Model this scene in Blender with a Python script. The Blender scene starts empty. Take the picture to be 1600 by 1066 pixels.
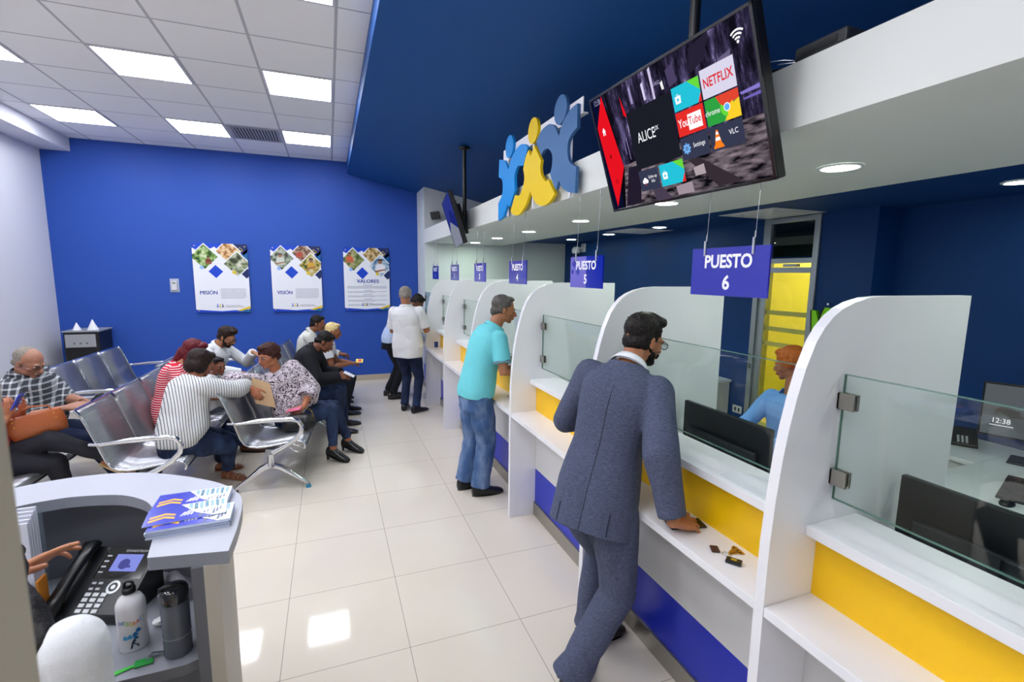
import bpy, bmesh, math, random
import numpy as np
from mathutils import Vector, Matrix
random.seed(7); np.random.seed(7)
sc = bpy.context.scene
COL = sc.collection

# ---------------------------------------------------------------- camera
def cam_axes(yaw, pitch, roll):
    f = np.array([math.sin(yaw)*math.cos(pitch), math.cos(yaw)*math.cos(pitch), -math.sin(pitch)])
    r0 = np.array([math.cos(yaw), -math.sin(yaw), 0.0]); u0 = np.cross(r0, f)
    r = math.cos(roll)*r0 + math.sin(roll)*u0; u = -math.sin(roll)*r0 + math.cos(roll)*u0
    return r, u, f
CAMR, CAMU, CAMF = cam_axes(0.3629, 0.1365, 0.01157)
cd = bpy.data.cameras.new('camera'); cam = bpy.data.objects.new('camera', cd); COL.objects.link(cam)
cd.sensor_width = 36.0; cd.lens = 751.8/1600*36.0; cd.clip_start = 0.02; cd.clip_end = 100
cam.matrix_world = Matrix([[CAMR[i], CAMU[i], -CAMF[i], (0, 0, 1.88)[i]] for i in range(3)] + [[0, 0, 0, 1]])
sc.camera = cam
cd.dof.use_dof = True; cd.dof.focus_distance = 3.5; cd.dof.aperture_fstop = 4.0
# ---------------------------------------------------------------- world, exposure
w = bpy.data.worlds.new('world'); sc.world = w; w.use_nodes = True
w.node_tree.nodes['Background'].inputs[0].default_value = (0.8, 0.88, 1.0, 1)
w.node_tree.nodes['Background'].inputs[1].default_value = 0.6
sc.view_settings.view_transform = 'Standard'; sc.view_settings.look = 'None'
sc.view_settings.gamma = 1.0; sc.view_settings.use_curve_mapping = False
sc.view_settings.exposure = 0.93
PANEL_LIGHT = 10.5      # ceiling panels
DOWN_LIGHT = 60.0      # recessed downlights over the counter
OFFICE_LIGHT = 26.0
sc.cycles.use_denoising = True
sc.cycles.max_bounces = 8; sc.cycles.diffuse_bounces = 5; sc.cycles.glossy_bounces = 3
sc.cycles.transparent_max_bounces = 16
sc.cycles.caustics_reflective = False; sc.cycles.caustics_refractive = False
sc.cycles.sample_clamp_indirect = 6.0

# ---------------------------------------------------------------- materials
def lin(c):
    return c/12.92 if c <= 0.04045 else ((c+0.055)/1.055)**2.4
def rgb(h):
    h = h.lstrip('#'); return tuple(lin(int(h[i:i+2], 16)/255) for i in (0, 2, 4)) + (1.0,)
MATS = {}
class NT:
    def __init__(s, name):
        s.m = bpy.data.materials.new(name); s.m.use_nodes = True; s.t = s.m.node_tree
        s.b = s.t.nodes['Principled BSDF']; s.out = s.t.nodes['Material Output']
    def n(s, typ, **k):
        nd = s.t.nodes.new(typ)
        for a, v in k.items():
            if a.startswith('i_'): nd.inputs[a[2:].replace('_', ' ')].default_value = v
            else: setattr(nd, a, v)
        return nd
    def l(s, a, b): s.t.links.new(a, b)
    def coord(s, which='Object', scale=(1, 1, 1), rot=(0, 0, 0)):
        tc = s.n('ShaderNodeTexCoord'); mp = s.n('ShaderNodeMapping')
        mp.inputs['Scale'].default_value = scale; mp.inputs['Rotation'].default_value = rot
        s.l(tc.outputs[which], mp.inputs['Vector']); return mp.outputs['Vector']
    def math(s, op, a, b=None):
        nd = s.n('ShaderNodeMath', operation=op)
        for i, v in enumerate((a, b)):
            if v is None: continue
            if isinstance(v, (int, float)): nd.inputs[i].default_value = v
            else: s.l(v, nd.inputs[i])
        return nd.outputs[0]
    def mix(s, f, a, b):
        nd = s.n('ShaderNodeMix', data_type='RGBA')
        for k, v in ((0, f), (6, a), (7, b)):
            if isinstance(v, (int, float, tuple)): nd.inputs[k].default_value = v
            else: s.l(v, nd.inputs[k])
        return nd.outputs[2]
    def bump(s, h, strength=0.3, dist=0.002):
        nd = s.n('ShaderNodeBump'); nd.inputs['Strength'].default_value = strength; nd.inputs['Distance'].default_value = dist
        s.l(h, nd.inputs['Height']); s.l(nd.outputs[0], s.b.inputs['Normal'])
def M(name, col='#808080', rough=0.5, metal=0.0, spec=0.5, bump=0.0, bscale=60, vary=0.0, vscale=6, coat=0.0, emit=0.0, sheen=0.0):
    if name in MATS: return MATS[name]
    t = NT(name); c = rgb(col); b = t.b
    b.inputs['Base Color'].default_value = c; b.inputs['Roughness'].default_value = rough
    b.inputs['Metallic'].default_value = metal; b.inputs['Specular IOR Level'].default_value = spec
    b.inputs['Coat Weight'].default_value = coat
    if sheen: b.inputs['Sheen Weight'].default_value = sheen
    if emit:
        b.inputs['Emission Color'].default_value = c; b.inputs['Emission Strength'].default_value = emit
    v = t.coord()
    nz = t.n('ShaderNodeTexNoise'); nz.inputs['Scale'].default_value = vscale; nz.inputs['Detail'].default_value = 4; t.l(v, nz.inputs['Vector'])
    a = max(vary, 0.03)
    dk = tuple(x*(1-a) for x in c[:3])+(1,); lt = tuple(min(1, x*(1+a)) for x in c[:3])+(1,)
    if not emit: t.l(t.mix(nz.outputs['Fac'], dk, lt), b.inputs['Base Color'])
    if bump:
        n2 = t.n('ShaderNodeTexNoise'); n2.inputs['Scale'].default_value = bscale; n2.inputs['Detail'].default_value = 6; t.l(v, n2.inputs['Vector'])
        t.bump(n2.outputs['Fac'], bump, 0.003)
    MATS[name] = t.m; return t.m
def emission(name, col, s):
    if name in MATS: return MATS[name]
    t = NT(name); e = t.n('ShaderNodeEmission'); e.inputs[0].default_value = rgb(col); e.inputs[1].default_value = s
    t.l(e.outputs[0], t.out.inputs[0]); MATS[name] = t.m; return t.m
def glass_mat(name, tint, alpha, rough=0.02):
    t = NT(name); tr = t.n('ShaderNodeBsdfTransparent'); tr.inputs[0].default_value = rgb(tint)
    g = t.n('ShaderNodeBsdfGlossy'); g.inputs['Roughness'].default_value = rough; g.inputs[0].default_value = (1, 1, 1, 1)
    lw = t.n('ShaderNodeLayerWeight'); lw.inputs['Blend'].default_value = 0.5
    nz = t.n('ShaderNodeTexNoise'); nz.inputs['Scale'].default_value = 3; t.l(t.coord(), nz.inputs['Vector'])
    fr = t.math('ADD', t.math('MULTIPLY', t.math('POWER', lw.outputs['Facing'], 5.0), 0.7), 0.015); f = t.math('MULTIPLY', fr, t.math('ADD', t.math('MULTIPLY', nz.outputs['Fac'], 0.1), 0.95)); f = t.math('ADD', f, alpha)
    mx = t.n('ShaderNodeMixShader'); t.l(f, mx.inputs[0]); t.l(tr.outputs[0], mx.inputs[1]); t.l(g.outputs[0], mx.inputs[2])
    t.l(mx.outputs[0], t.out.inputs[0]); MATS[name] = t.m; return t.m

# ---------------------------------------------------------------- mesh building
def V3(*a): return np.array(a, float)
def unit(v):
    v = np.asarray(v, float); n = np.linalg.norm(v); return v/n if n > 1e-9 else v
class MB:
    def __init__(s): s.v = []; s.f = []; s.m = []; s.sm = []; s.nv = 0
    def add(s, vs, fs, m=0, smooth=False):
        vs = np.asarray(vs, float).reshape(-1, 3); o = s.nv; s.v.append(vs); s.nv += len(vs)
        for f in fs: s.f.append(tuple(int(i)+o for i in f)); s.m.append(m); s.sm.append(smooth)
        return s
    def box(s, x0, x1, y0, y1, z0, z1, m=0):
        vs = [(x, y, z) for x in (x0, x1) for y in (y0, y1) for z in (z0, z1)]
        return s.add(vs, [(0, 1, 3, 2), (4, 6, 7, 5), (0, 4, 5, 1), (2, 3, 7, 6), (0, 2, 6, 4), (1, 5, 7, 3)], m)
    def obox(s, c, ax, ay, az, m=0):
        c, ax, ay, az = [np.asarray(q, float) for q in (c, ax, ay, az)]
        vs = [c+i*ax+j*ay+k*az for i in (-1, 1) for j in (-1, 1) for k in (-1, 1)]
        return s.add(vs, [(0, 1, 3, 2), (4, 6, 7, 5), (0, 4, 5, 1), (2, 3, 7, 6), (0, 2, 6, 4), (1, 5, 7, 3)], m)
    def loft(s, rings, m=0, smooth=True, cap=True):
        n = len(rings[0]); vs = np.concatenate([np.asarray(r) for r in rings]); fs = []
        for i in range(len(rings)-1):
            for j in range(n): fs.append((i*n+j, i*n+(j+1) % n, (i+1)*n+(j+1) % n, (i+1)*n+j))
        s.add(vs, fs, m, smooth)
        if cap:
            s.add(np.asarray(rings[0]), [tuple(range(n))[::-1]], m); s.add(np.asarray(rings[-1]), [tuple(range(n))], m)
        return s
    def tube(s, pts, rad, m=0, seg=12, cap=True, balls=False, up=None):
        pts = [np.asarray(p, float) for p in pts]
        if not hasattr(rad, '__len__'): rad = [rad]*len(pts)
        n = len(pts); T = []
        for i in range(n):
            a = pts[max(i-1, 0)]; b = pts[min(i+1, n-1)]; T.append(unit(b-a))
        u = np.asarray(up, float) if up is not None else (V3(0, 0, 1) if abs(T[0][2]) < .9 else V3(1, 0, 0))
        rings = []
        for i in range(n):
            sd = unit(np.cross(u, T[i])); u = unit(np.cross(T[i], sd)); r = rad[i]
            ra, rb = r if hasattr(r, '__len__') else (r, r)
            rings.append([pts[i]+sd*math.cos(t)*ra+u*math.sin(t)*rb for t in np.linspace(0, 2*math.pi, seg, endpoint=False)])
        s.loft(rings, m, True, cap)
        if balls:
            for p, r in ((pts[0], rad[0]), (pts[-1], rad[-1])):
                r = r if not hasattr(r, '__len__') else r[0]
                s.ell(p, (r, 0, 0), (0, r, 0), (0, 0, r), m)
        return s
    def cyl(s, p0, p1, r, m=0, seg=16, r1=None, smooth=True):
        p0 = np.asarray(p0, float); p1 = np.asarray(p1, float); t = unit(p1-p0)
        u = V3(0, 0, 1) if abs(t[2]) < .9 else V3(1, 0, 0); a = unit(np.cross(u, t)); b = np.cross(t, a)
        A = np.linspace(0, 2*math.pi, seg, endpoint=False)
        return s.loft([[p+(a*math.cos(q)+b*math.sin(q))*rr for q in A] for p, rr in ((p0, r), (p1, r if r1 is None else r1))], m, smooth)
    def ell(s, c, a, b, d, m=0, nu=14, nv=9):
        c, a, b, d = [np.asarray(q, float) for q in (c, a, b, d)]
        vs = [c-d]; 
        for i in range(1, nv):
            ph = math.pi*i/nv-math.pi/2
            for j in range(nu):
                th = 2*math.pi*j/nu; vs.append(c+math.cos(ph)*(math.cos(th)*a+math.sin(th)*b)+math.sin(ph)*d)
        vs.append(c+d); fs = []
        for j in range(nu): fs.append((0, 1+(j+1) % nu, 1+j))
        for i in range(nv-2):
            for j in range(nu): fs.append((1+i*nu+j, 1+i*nu+(j+1) % nu, 1+(i+1)*nu+(j+1) % nu, 1+(i+1)*nu+j))
        L = len(vs)-1; o = 1+(nv-2)*nu
        for j in range(nu): fs.append((o+j, o+(j+1) % nu, L))
        return s.add(vs, fs, m, True)
    def prism(s, out, O, U, W, N, th, m=0, side_m=None):
        """outline (u, v) list in the plane O+u*U+v*W, thickness th along N"""
        O, U, W, N = [np.asarray(q, float) for q in (O, U, W, N)]
        n = len(out); a = [O+u*U+v*W for u, v in out]; b = [p+N*th for p in a]
        s.add(a+b, [tuple(range(n))[::-1], tuple(range(n, 2*n))], m)
        s.add(a+b, [(i, (i+1) % n, n+(i+1) % n, n+i) for i in range(n)], m if side_m is None else side_m)
        return s
    def build(s, name, mats, parent=None, bevel=0.0, smooth=None, seg=2):
        me = bpy.data.meshes.new(name); vs = np.concatenate(s.v) if s.v else np.zeros((0, 3))
        off = np.array(parent_loc(parent)); vs = vs-off
        me.from_pydata(vs.tolist(), [], s.f)
        if not isinstance(mats, (list, tuple)): mats = [mats]
        for m in mats: me.materials.append(m)
        me.polygons.foreach_set('material_index', s.m)
        me.polygons.foreach_set('use_smooth', s.sm if smooth is None else [smooth]*len(s.f))
        bm = bmesh.new(); bm.from_mesh(me); bmesh.ops.recalc_face_normals(bm, faces=bm.faces); bm.to_mesh(me); bm.free()
        me.update()
        o = bpy.data.objects.new(name, me); COL.objects.link(o)
        if parent is not None: o.parent = parent
        if bevel:
            md = o.modifiers.new('edge', 'BEVEL'); md.width = bevel; md.segments = seg; md.limit_method = 'ANGLE'; md.angle_limit = math.radians(40)
        return o
def parent_loc(p):
    l = V3(0, 0, 0)
    while p is not None: l = l+np.array(p.location); p = p.parent
    return l
def tag(o, label=None, cat=None, group=None, kind=None):
    if label: o['label'] = label
    if cat: o['category'] = cat
    if group: o['group'] = group
    if kind: o['kind'] = kind
    return o
def thing(name, loc, label, cat, group=None):
    o = bpy.data.objects.new(name, None); COL.objects.link(o); o.location = loc; o.empty_display_size = 0.1
    return tag(o, label, cat, group)
def struct(mb, name, mat, bevel=0.0): return tag(mb.build(name, mat, None, bevel), kind='structure')
def dup(root, loc, label=None, rotz=None):
    def cp(o, par):
        c = o.copy(); COL.objects.link(c)
        if par is not None: c.parent = par
        for ch in [x for x in bpy.data.objects if x.parent == o]: cp(ch, c)
        return c
    kids = {}
    r = cp(root, None); r.location = loc
    if rotz is not None: r.rotation_euler = (0, 0, rotz)
    if label: r['label'] = label
    return r
_tc = {}
def text_poly(body, size=1.0, bold=0.0, align='CENTER', shear=0.0, space=1.0):
    """2-D triangles of a string: (verts Nx2, faces)"""
    k = (body, size, bold, align, shear, space)
    if k in _tc: return _tc[k]
    cu = bpy.data.curves.new('t', 'FONT'); cu.body = body; cu.size = size; cu.align_x = align; cu.offset = bold*size
    cu.shear = shear; cu.space_character = space; cu.resolution_u = 3
    o = bpy.data.objects.new('t', cu); COL.objects.link(o)
    dg = bpy.context.evaluated_depsgraph_get(); me = bpy.data.meshes.new_from_object(o.evaluated_get(dg))
    vs = np.array([v.co[:2] for v in me.vertices]).reshape(-1, 2); fs = [tuple(p.vertices) for p in me.polygons]
    bpy.data.objects.remove(o); bpy.data.curves.remove(cu); bpy.data.meshes.remove(me)
    _tc[k] = (vs, fs); return _tc[k]
class Art:
    """flat printed shapes on the plane O + u*U + v*W, each layer a hair (0.3 mm) above the last"""
    def __init__(s, O, U, W, step=0.0003):
        s.O, s.U, s.W = [np.asarray(q, float) for q in (O, U, W)]; s.N = unit(np.cross(s.U, s.W)); s.mb = MB(); s.mats = []; s.k = 1; s.step = step
    def mi(s, m):
        if m not in s.mats: s.mats.append(m)
        return s.mats.index(m)
    def poly(s, pts, m, k=None):
        k = s.k if k is None else k
        s.mb.add([s.O+u*s.U+v*s.W+s.N*s.step*k for u, v in pts], [tuple(range(len(pts)))], s.mi(m))
    def rect(s, u0, u1, v0, v1, m, k=None): s.poly([(u0, v0), (u1, v0), (u1, v1), (u0, v1)], m, k)
    def disc(s, u, v, r, m, k=None, n=24, a0=0, a1=2*math.pi):
        pts = [(u+r*math.cos(t), v+r*math.sin(t)) for t in np.linspace(a0, a1, n, endpoint=(a1-a0) < 6.28)]
        if (a1-a0) < 6.28: pts.append((u, v))
        s.poly(pts, m, k)
    def text(s, body, u, v, size, m, k=None, bold=0.0, align='CENTER', sx=1.0, **kw):
        k = s.k if k is None else k
        vs, fs = text_poly(body, size, bold, align, **kw)
        s.mb.add([s.O+(u+a*sx)*s.U+(v+b)*s.W+s.N*s.step*k for a, b in vs], fs, s.mi(m))
    def build(s, name, parent): return s.mb.build(name, s.mats, parent)
def clip(poly, u0, u1, v0, v1):
    """clip a convex polygon to a rectangle"""
    for ax, lim, sg in ((0, u0, 1), (0, u1, -1), (1, v0, 1), (1, v1, -1)):
        out = []
        for i in range(len(poly)):
            a, b = poly[i], poly[(i+1) % len(poly)]; da = (a[ax]-lim)*sg; db = (b[ax]-lim)*sg
            if da >= 0: out.append(a)
            if da*db < 0: t = da/(da-db); out.append((a[0]+(b[0]-a[0])*t, a[1]+(b[1]-a[1])*t))
        poly = out
        if not poly: return []
    return poly
# ================================================================ THE ROOM
def pattern_floor():
    t = NT('polished beige floor tiles'); b = t.b; v = t.coord()
    sp = t.n('ShaderNodeSeparateXYZ'); t.l(v, sp.inputs[0])
    def line(out, off, pitch, w):
        a = t.math('FRACT', t.math('DIVIDE', t.math('ADD', out, off), pitch)); a = t.math('ABSOLUTE', t.math('SUBTRACT', a, 0.5))
        return t.math('GREATER_THAN', a, 0.5-w/pitch/2)
    lx = line(sp.outputs[0], 0.282+6.0, 0.6, 0.003); ly = line(sp.outputs[1], -2.241+6.12, 0.612, 0.003)
    g = t.math('MAXIMUM', lx, ly)
    nz = t.n('ShaderNodeTexNoise'); nz.inputs['Scale'].default_value = 1.7; nz.inputs['Detail'].default_value = 5; t.l(v, nz.inputs['Vector'])
    c = t.mix(nz.outputs['Fac'], rgb('#D6CCBC'), rgb('#E0D8CB'))
    t.l(t.mix(g, c, rgb('#8F8678')), b.inputs['Base Color'])
    b.inputs['Roughness'].default_value = 0.06; b.inputs['Specular IOR Level'].default_value = 0.4
    return t.m
def paint(name, col, rough=0.55):
    t = NT(name); v = t.coord(); c = rgb(col)
    nz = t.n('ShaderNodeTexNoise'); nz.inputs['Scale'].default_value = 220; nz.inputs['Detail'].default_value = 3; t.l(v, nz.inputs['Vector'])
    n2 = t.n('ShaderNodeTexNoise'); n2.inputs['Scale'].default_value = 1.3; t.l(v, n2.inputs['Vector'])
    t.l(t.mix(n2.outputs['Fac'], tuple(x*.96 for x in c[:3])+(1,), c), t.b.inputs['Base Color'])
    t.b.inputs['Roughness'].default_value = rough; t.b.inputs['Specular IOR Level'].default_value = 0.3
    t.bump(nz.outputs['Fac'], 0.12, 0.001); MATS[name] = t.m; return t.m
def ceiling_tiles():
    t = NT('white lay-in ceiling tiles'); v = t.coord(); sp = t.n('ShaderNodeSeparateXYZ'); t.l(v, sp.inputs[0])
    def line(out, off, pitch, w):
        a = t.math('FRACT', t.math('DIVIDE', t.math('ADD', out, off), pitch)); a = t.math('ABSOLUTE', t.math('SUBTRACT', a, 0.5))
        return t.math('GREATER_THAN', a, 0.5-w/pitch/2)
    g = t.math('MAXIMUM', line(sp.outputs[0], -0.12+6.35, 0.635, 0.022), line(sp.outputs[1], -7.82+13.36, 0.668, 0.018))
    nz = t.n('ShaderNodeTexNoise'); nz.inputs['Scale'].default_value = 160; nz.inputs['Detail'].default_value = 4; t.l(v, nz.inputs['Vector'])
    c = t.mix(nz.outputs['Fac'], rgb('#F0F0F0'), rgb('#F8F8F8')); t.l(t.mix(g, c, rgb('#BCBCC2')), t.b.inputs['Base Color'])
    t.b.inputs['Roughness'].default_value = 0.8; t.bump(t.math('SUBTRACT', nz.outputs['Fac'], g), 0.2, 0.002); return t.m
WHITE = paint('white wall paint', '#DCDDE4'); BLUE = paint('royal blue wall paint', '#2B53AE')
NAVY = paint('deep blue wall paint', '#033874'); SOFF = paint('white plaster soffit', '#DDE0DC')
LAM = M('white laminate', '#E6E6EA', 0.3, spec=0.5); LAMEDGE = LAM
YEL = M('yellow laminate', '#F4C200', 0.4); BLUELAM = M('blue laminate', '#1A2BB0', 0.3)
STEEL = M('brushed steel', '#A9A59C', 0.32, 0.9); CHROME = M('polished chrome', '#D8DADF', 0.12, 1.0)
ALU = M('satin aluminium', '#A9AFB2', 0.35, 0.75); BLACKP = M('black plastic', '#101114', 0.4); DGREY = M('dark grey plastic', '#26282C', 0.5)
ZC = 3.70; XL = -3.64; YB = 8.73; XS = 0.36; XF = 1.50; XO = 4.08; ZO = 2.45; YW = 8.05
YR = -3.2
def slope_z(x): return 3.51-0.2*(x-0.35)
struct(MB().box(XL-.1, 7.2, YR-.1, YB+.1, -0.1, 0), 'floor', pattern_floor())
struct(MB().box(XL-.1, XS, YR-.1, YB+.1, ZC, ZC+.1), 'ceiling', ceiling_tiles())
struct(MB().box(XL-.12, XL, YR-.1, YB+.1, 0, ZC+.1), 'wall_left', WHITE)
struct(MB().box(XL-.12, XF+.06, YB, YB+.12, 0, ZC+.1), 'wall_back', BLUE)
struct(MB().box(XL-.12, 7.2, YR-.12, YR, 0, ZC+.1), 'wall_rear', WHITE)
struct(MB().box(XL, -3.30, YR, YB, 3.515, ZC), 'ceiling_beam', WHITE)
s = MB(); s.loft([[(XS-.01, y, ZC+.1), (XS-.01, y, slope_z(XS-.01)), (7.1, y, slope_z(7.1)), (7.1, y, ZC+.1)] for y in (YR-.1, YB+.1)], 0, False)
struct(s, 'ceiling_slope', paint('blue ceiling paint', '#175093'))
struct(MB().box(-3.62, XF+.02, YB-.012, YB, 0, 0.10), 'baseboard_back', M('beige skirting tile', '#B9AE9C', 0.3))
struct(MB().box(XL, XL+.012, YR, YB-.012, 0, 0.10), 'baseboard_left', MATS['beige skirting tile'])
# white end wall behind the counters, its top following the sloped ceiling
s = MB(); s.prism([(1.5, 0), (XO+.3, 0), (XO+.3, slope_z(XO+.3)+.02), (1.5, slope_z(1.5)+.02)], (0, YW, 0), (1, 0, 0), (0, 0, 1), (0, 1, 0), YB-YW+.1)
struct(s, 'wall_end', paint('white end wall paint', '#D6DCDB'))
# soffit box over the counter, with its fascia
struct(MB().box(XF, 2.85, YR, YW, 2.385, 2.60), 'ceiling_soffit', SOFF)
# office beyond: ceiling, recessed wall
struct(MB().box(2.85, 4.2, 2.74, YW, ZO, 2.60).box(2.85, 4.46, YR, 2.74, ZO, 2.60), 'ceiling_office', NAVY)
XR2 = 4.34
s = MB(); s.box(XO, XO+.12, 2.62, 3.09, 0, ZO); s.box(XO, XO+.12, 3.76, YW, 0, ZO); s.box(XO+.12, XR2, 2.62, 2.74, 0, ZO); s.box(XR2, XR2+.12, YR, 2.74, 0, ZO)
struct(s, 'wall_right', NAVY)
CORR = paint('pale yellow corridor paint', '#EDE67A')
s = MB(); s.box(5.6, 5.7, 2.0, 5.2, 0, 2.7); s.box(XO+.12, 5.6, 5.1, 5.2, 0, 2.7); s.box(XO+.4, 5.6, 2.0, 2.1, 0, 2.7); s.box(XO+.12, 5.6, 2.0, 5.2, 2.6, 2.7)
struct(s, 'wall_corridor', CORR)
# foreground door jamb, left edge of the view
JAMB = M('beige grey painted door jamb', '#CCC2AC', 0.5)
# ceiling lights
def ceiling_panel(x0, y0, label):
    x1, y1 = x0+.635, y0+.668; t = thing('ceiling_light', ((x0+x1)/2, (y0+y1)/2, ZC), label, 'ceiling light', 'square light panels in the tiled ceiling')
    s = MB(); e = .028
    for a in ((x0+.01, x1-.01, y0+.01, y0+e), (x0+.01, x1-.01, y1-e, y1-.01), (x0+.01, x0+e, y0+e, y1-e), (x1-e, x1-.01, y0+e, y1-e)): s.box(*a, ZC-.008, ZC-.0005)
    s.build('frame', M('white painted metal', '#D8D8DC', 0.4), t)
    MB().box(x0+e, x1-e, y0+e, y1-e, ZC-.006, ZC-.001).build('diffuser', emission('light panel glow', '#F6F8FF', PANEL_LIGHT), t)
gx = lambda k: 0.12-0.635*k
gy = lambda k: 7.82-0.668*k
LL = {(3, 4): 'large bright ceiling panel, second from the left beam, in front of the vent row', (1, 4): 'bright ceiling panel in the middle row nearest the blue slope',
      (5, 1): 'leftmost lit panel in the row nearest the blue wall', (3, 1): 'lit panel directly left of the grey air vent', (1, 1): 'lit panel directly right of the grey air vent',
      (1, 7): 'ceiling panel cut by the top edge of the view', (5, 4): 'ceiling panel cut by the left edge of the view'}
for (k, r) in [(3, 4), (1, 4), (5, 1), (3, 1), (1, 1), (1, 7), (5, 4), (3, 7), (5, 7), (1, 10), (3, 10), (5, 10), (1, 13), (3, 13), (5, 13)]:
    ceiling_panel(gx(k), gy(r), LL.get((k, r), 'square ceiling light panel over the near end of the waiting room'))
# air vent
x0, y0 = gx(2), gy(1); t = thing('air_vent', (x0+.31, y0+.33, ZC), 'grey louvred square air vent in the tiled ceiling', 'air vent')
s = MB(); 
for a in ((x0+.02, x0+.615, y0+.02, y0+.06), (x0+.02, x0+.615, y0+.61, y0+.65), (x0+.02, x0+.06, y0+.06, y0+.61), (x0+.575, x0+.615, y0+.06, y0+.61)): s.box(*a, ZC-.012, ZC-.0005)
s.build('frame', M('vent grey metal', '#A9AAB0', 0.5), t)
MB().box(x0+.06, x0+.575, y0+.06, y0+.61, ZC-.004, ZC-.0005).build('backing', M('vent dark backing', '#3C3D44', .8), t)
for i in range(14):
    xx = x0+.08+i*.036; MB().obox((xx, y0+.335, ZC-.009), (.012, 0, -.006), (0, .272, 0), (.0008, 0, .0016)).build('louvre', MATS['vent grey metal'], t)
# recessed downlights
def downlight(x, y, z, label, grp, strength, r=.075):
    t = thing('downlight', (x, y, z), label, 'downlight', grp); A = np.linspace(0, 2*math.pi, 28, endpoint=False)
    ring = lambda rr, zz: [(x+rr*math.cos(a), y+rr*math.sin(a), zz) for a in A]
    s = MB(); s.loft([ring(r*1.22, z-.0005), ring(r*1.2, z-.006), ring(r, z-.007), ring(r*.98, z-.002)], 0, True, False); s.build('trim_ring', MATS['white painted metal'], t)
    MB().loft([ring(r*.98, z-.0045), ring(r*.98, z-.0015)], 0, False).build('lens', emission('downlight glow %g' % strength, '#E4F8E6', strength), t)
ws = ['over counter 6', 'over counter 5', 'over counter 4', 'over counter 3', 'over counter 2', 'over counter 1']
for i, y in enumerate((1.61, 2.83, 4.05, 5.30, 6.43, 7.51)):
    downlight(2.205, y, 2.385, ['round soffit downlight nearest the camera, right of the big television', 'round soffit downlight half hidden under the big television', 'round soffit downlight directly above sign 5', 'round soffit downlight between signs 4 and 5', 'round soffit downlight above sign 4, second from the end wall', 'round soffit downlight nearest the white end wall'][i], 'downlights in the white soffit', DOWN_LIGHT)
downlight(2.205, 0.4, 2.385, 'round soffit downlight just beyond the right edge', 'downlights in the white soffit', DOWN_LIGHT)
for i, y in enumerate((6.94, 5.84, 4.75, 1.66, 0.5)):
    downlight(3.62 if i < 3 else 3.78, y, ZO, ['small office downlight beside the dome camera', 'small office downlight above the middle of the blue wall, left of the diffuser', 'small office downlight just right of the square air diffuser', 'office downlight cut by the right edge of the view', 'office downlight beyond the right edge'][i], 'downlights in the blue office ceiling', OFFICE_LIGHT)
for (x, y, lb) in ((3.7, 5.27, 'small white square diffuser in blue office ceiling, farther one'), (3.72, 3.32, 'white square diffuser in office ceiling above the glass door')):
    t = thing('ceiling_diffuser', (x, y, ZO), lb, 'air diffuser', 'square diffusers in the office ceiling'); s = MB()
    for k, (r, zz) in enumerate(((.30, .004), (.23, .010), (.15, .014), (.07, .018))): s.box(x-r, x+r, y-r, y+r, ZO-zz, ZO-.0004)
    s.build('plate', MATS['white painted metal'], t)
# corridor lamp (lights the yellow corridor seen through the glass door)
t = thing('corridor_light', (4.9, 3.6, 2.6), 'bright panel light in the yellow corridor behind the glass door', 'ceiling light')
MB().box(4.5, 5.3, 3.0, 4.4, 2.58, 2.599).build('diffuser', emission('corridor glow', '#FFF6C8', 13.0), t)
MB().box(4.47, 5.33, 2.97, 4.43, 2.59, 2.5995).build('frame', MATS['white painted metal'], t)
# ================================================================ COUNTER
NP = [1.038+1.141*i for i in range(6)]   # partition centres in y; near one first
PTH = .036
prof = [(1.25, 0), (1.25, .85), (1.253, 1.05), (1.262, 1.2), (1.276, 1.33), (1.29, 1.42), (1.312, 1.52), (1.338, 1.61), (1.372, 1.69), (1.402, 1.733), (1.436, 1.766), (1.475, 1.79), (1.52, 1.807), (1.584, 1.821), (1.66, 1.826), (2.12, 1.826), (2.12, .74), (2.12, 0)]
PL = ['nearest tall white rounded partition, between counters 6 and the one at the right edge', 'tall white rounded partition right behind the man in the grey suit, between counters 5 and 6',
      'tall white rounded partition to the right of the man in the aqua polo', 'white rounded partition directly behind the man in the aqua polo',
      'white rounded partition second from the far end of the counters', 'farthest white rounded partition, beside the man in the white shirt']
for i, y in enumerate(NP):
    s = MB(); s.prism(prof, (0, y-PTH/2, 0), (1, 0, 0), (0, 0, 1), (0, 1, 0), PTH)
    o = s.build('counter_partition', LAM, None, 0.002); tag(o, PL[i], 'partition', 'white rounded partitions along the counter')
GL = glass_mat('clear counter glass', '#F8FCFA', 0.025)
GE = M('green glass edge', '#5E7F74', 0.15)
CN = ['nearest service counter at the right edge', 'service counter under sign 6, where the man in the suit leans', 'service counter under sign 5', 'service counter under sign 4, in front of the man in aqua',
      'service counter under sign 3', 'service counter under sign 2', 'farthest service counter under sign 1']
bays = [(-.30, NP[0]-PTH/2)]+[(NP[i]+PTH/2, NP[i+1]-PTH/2) for i in range(5)]+[(NP[5]+PTH/2, YW)]
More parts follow.
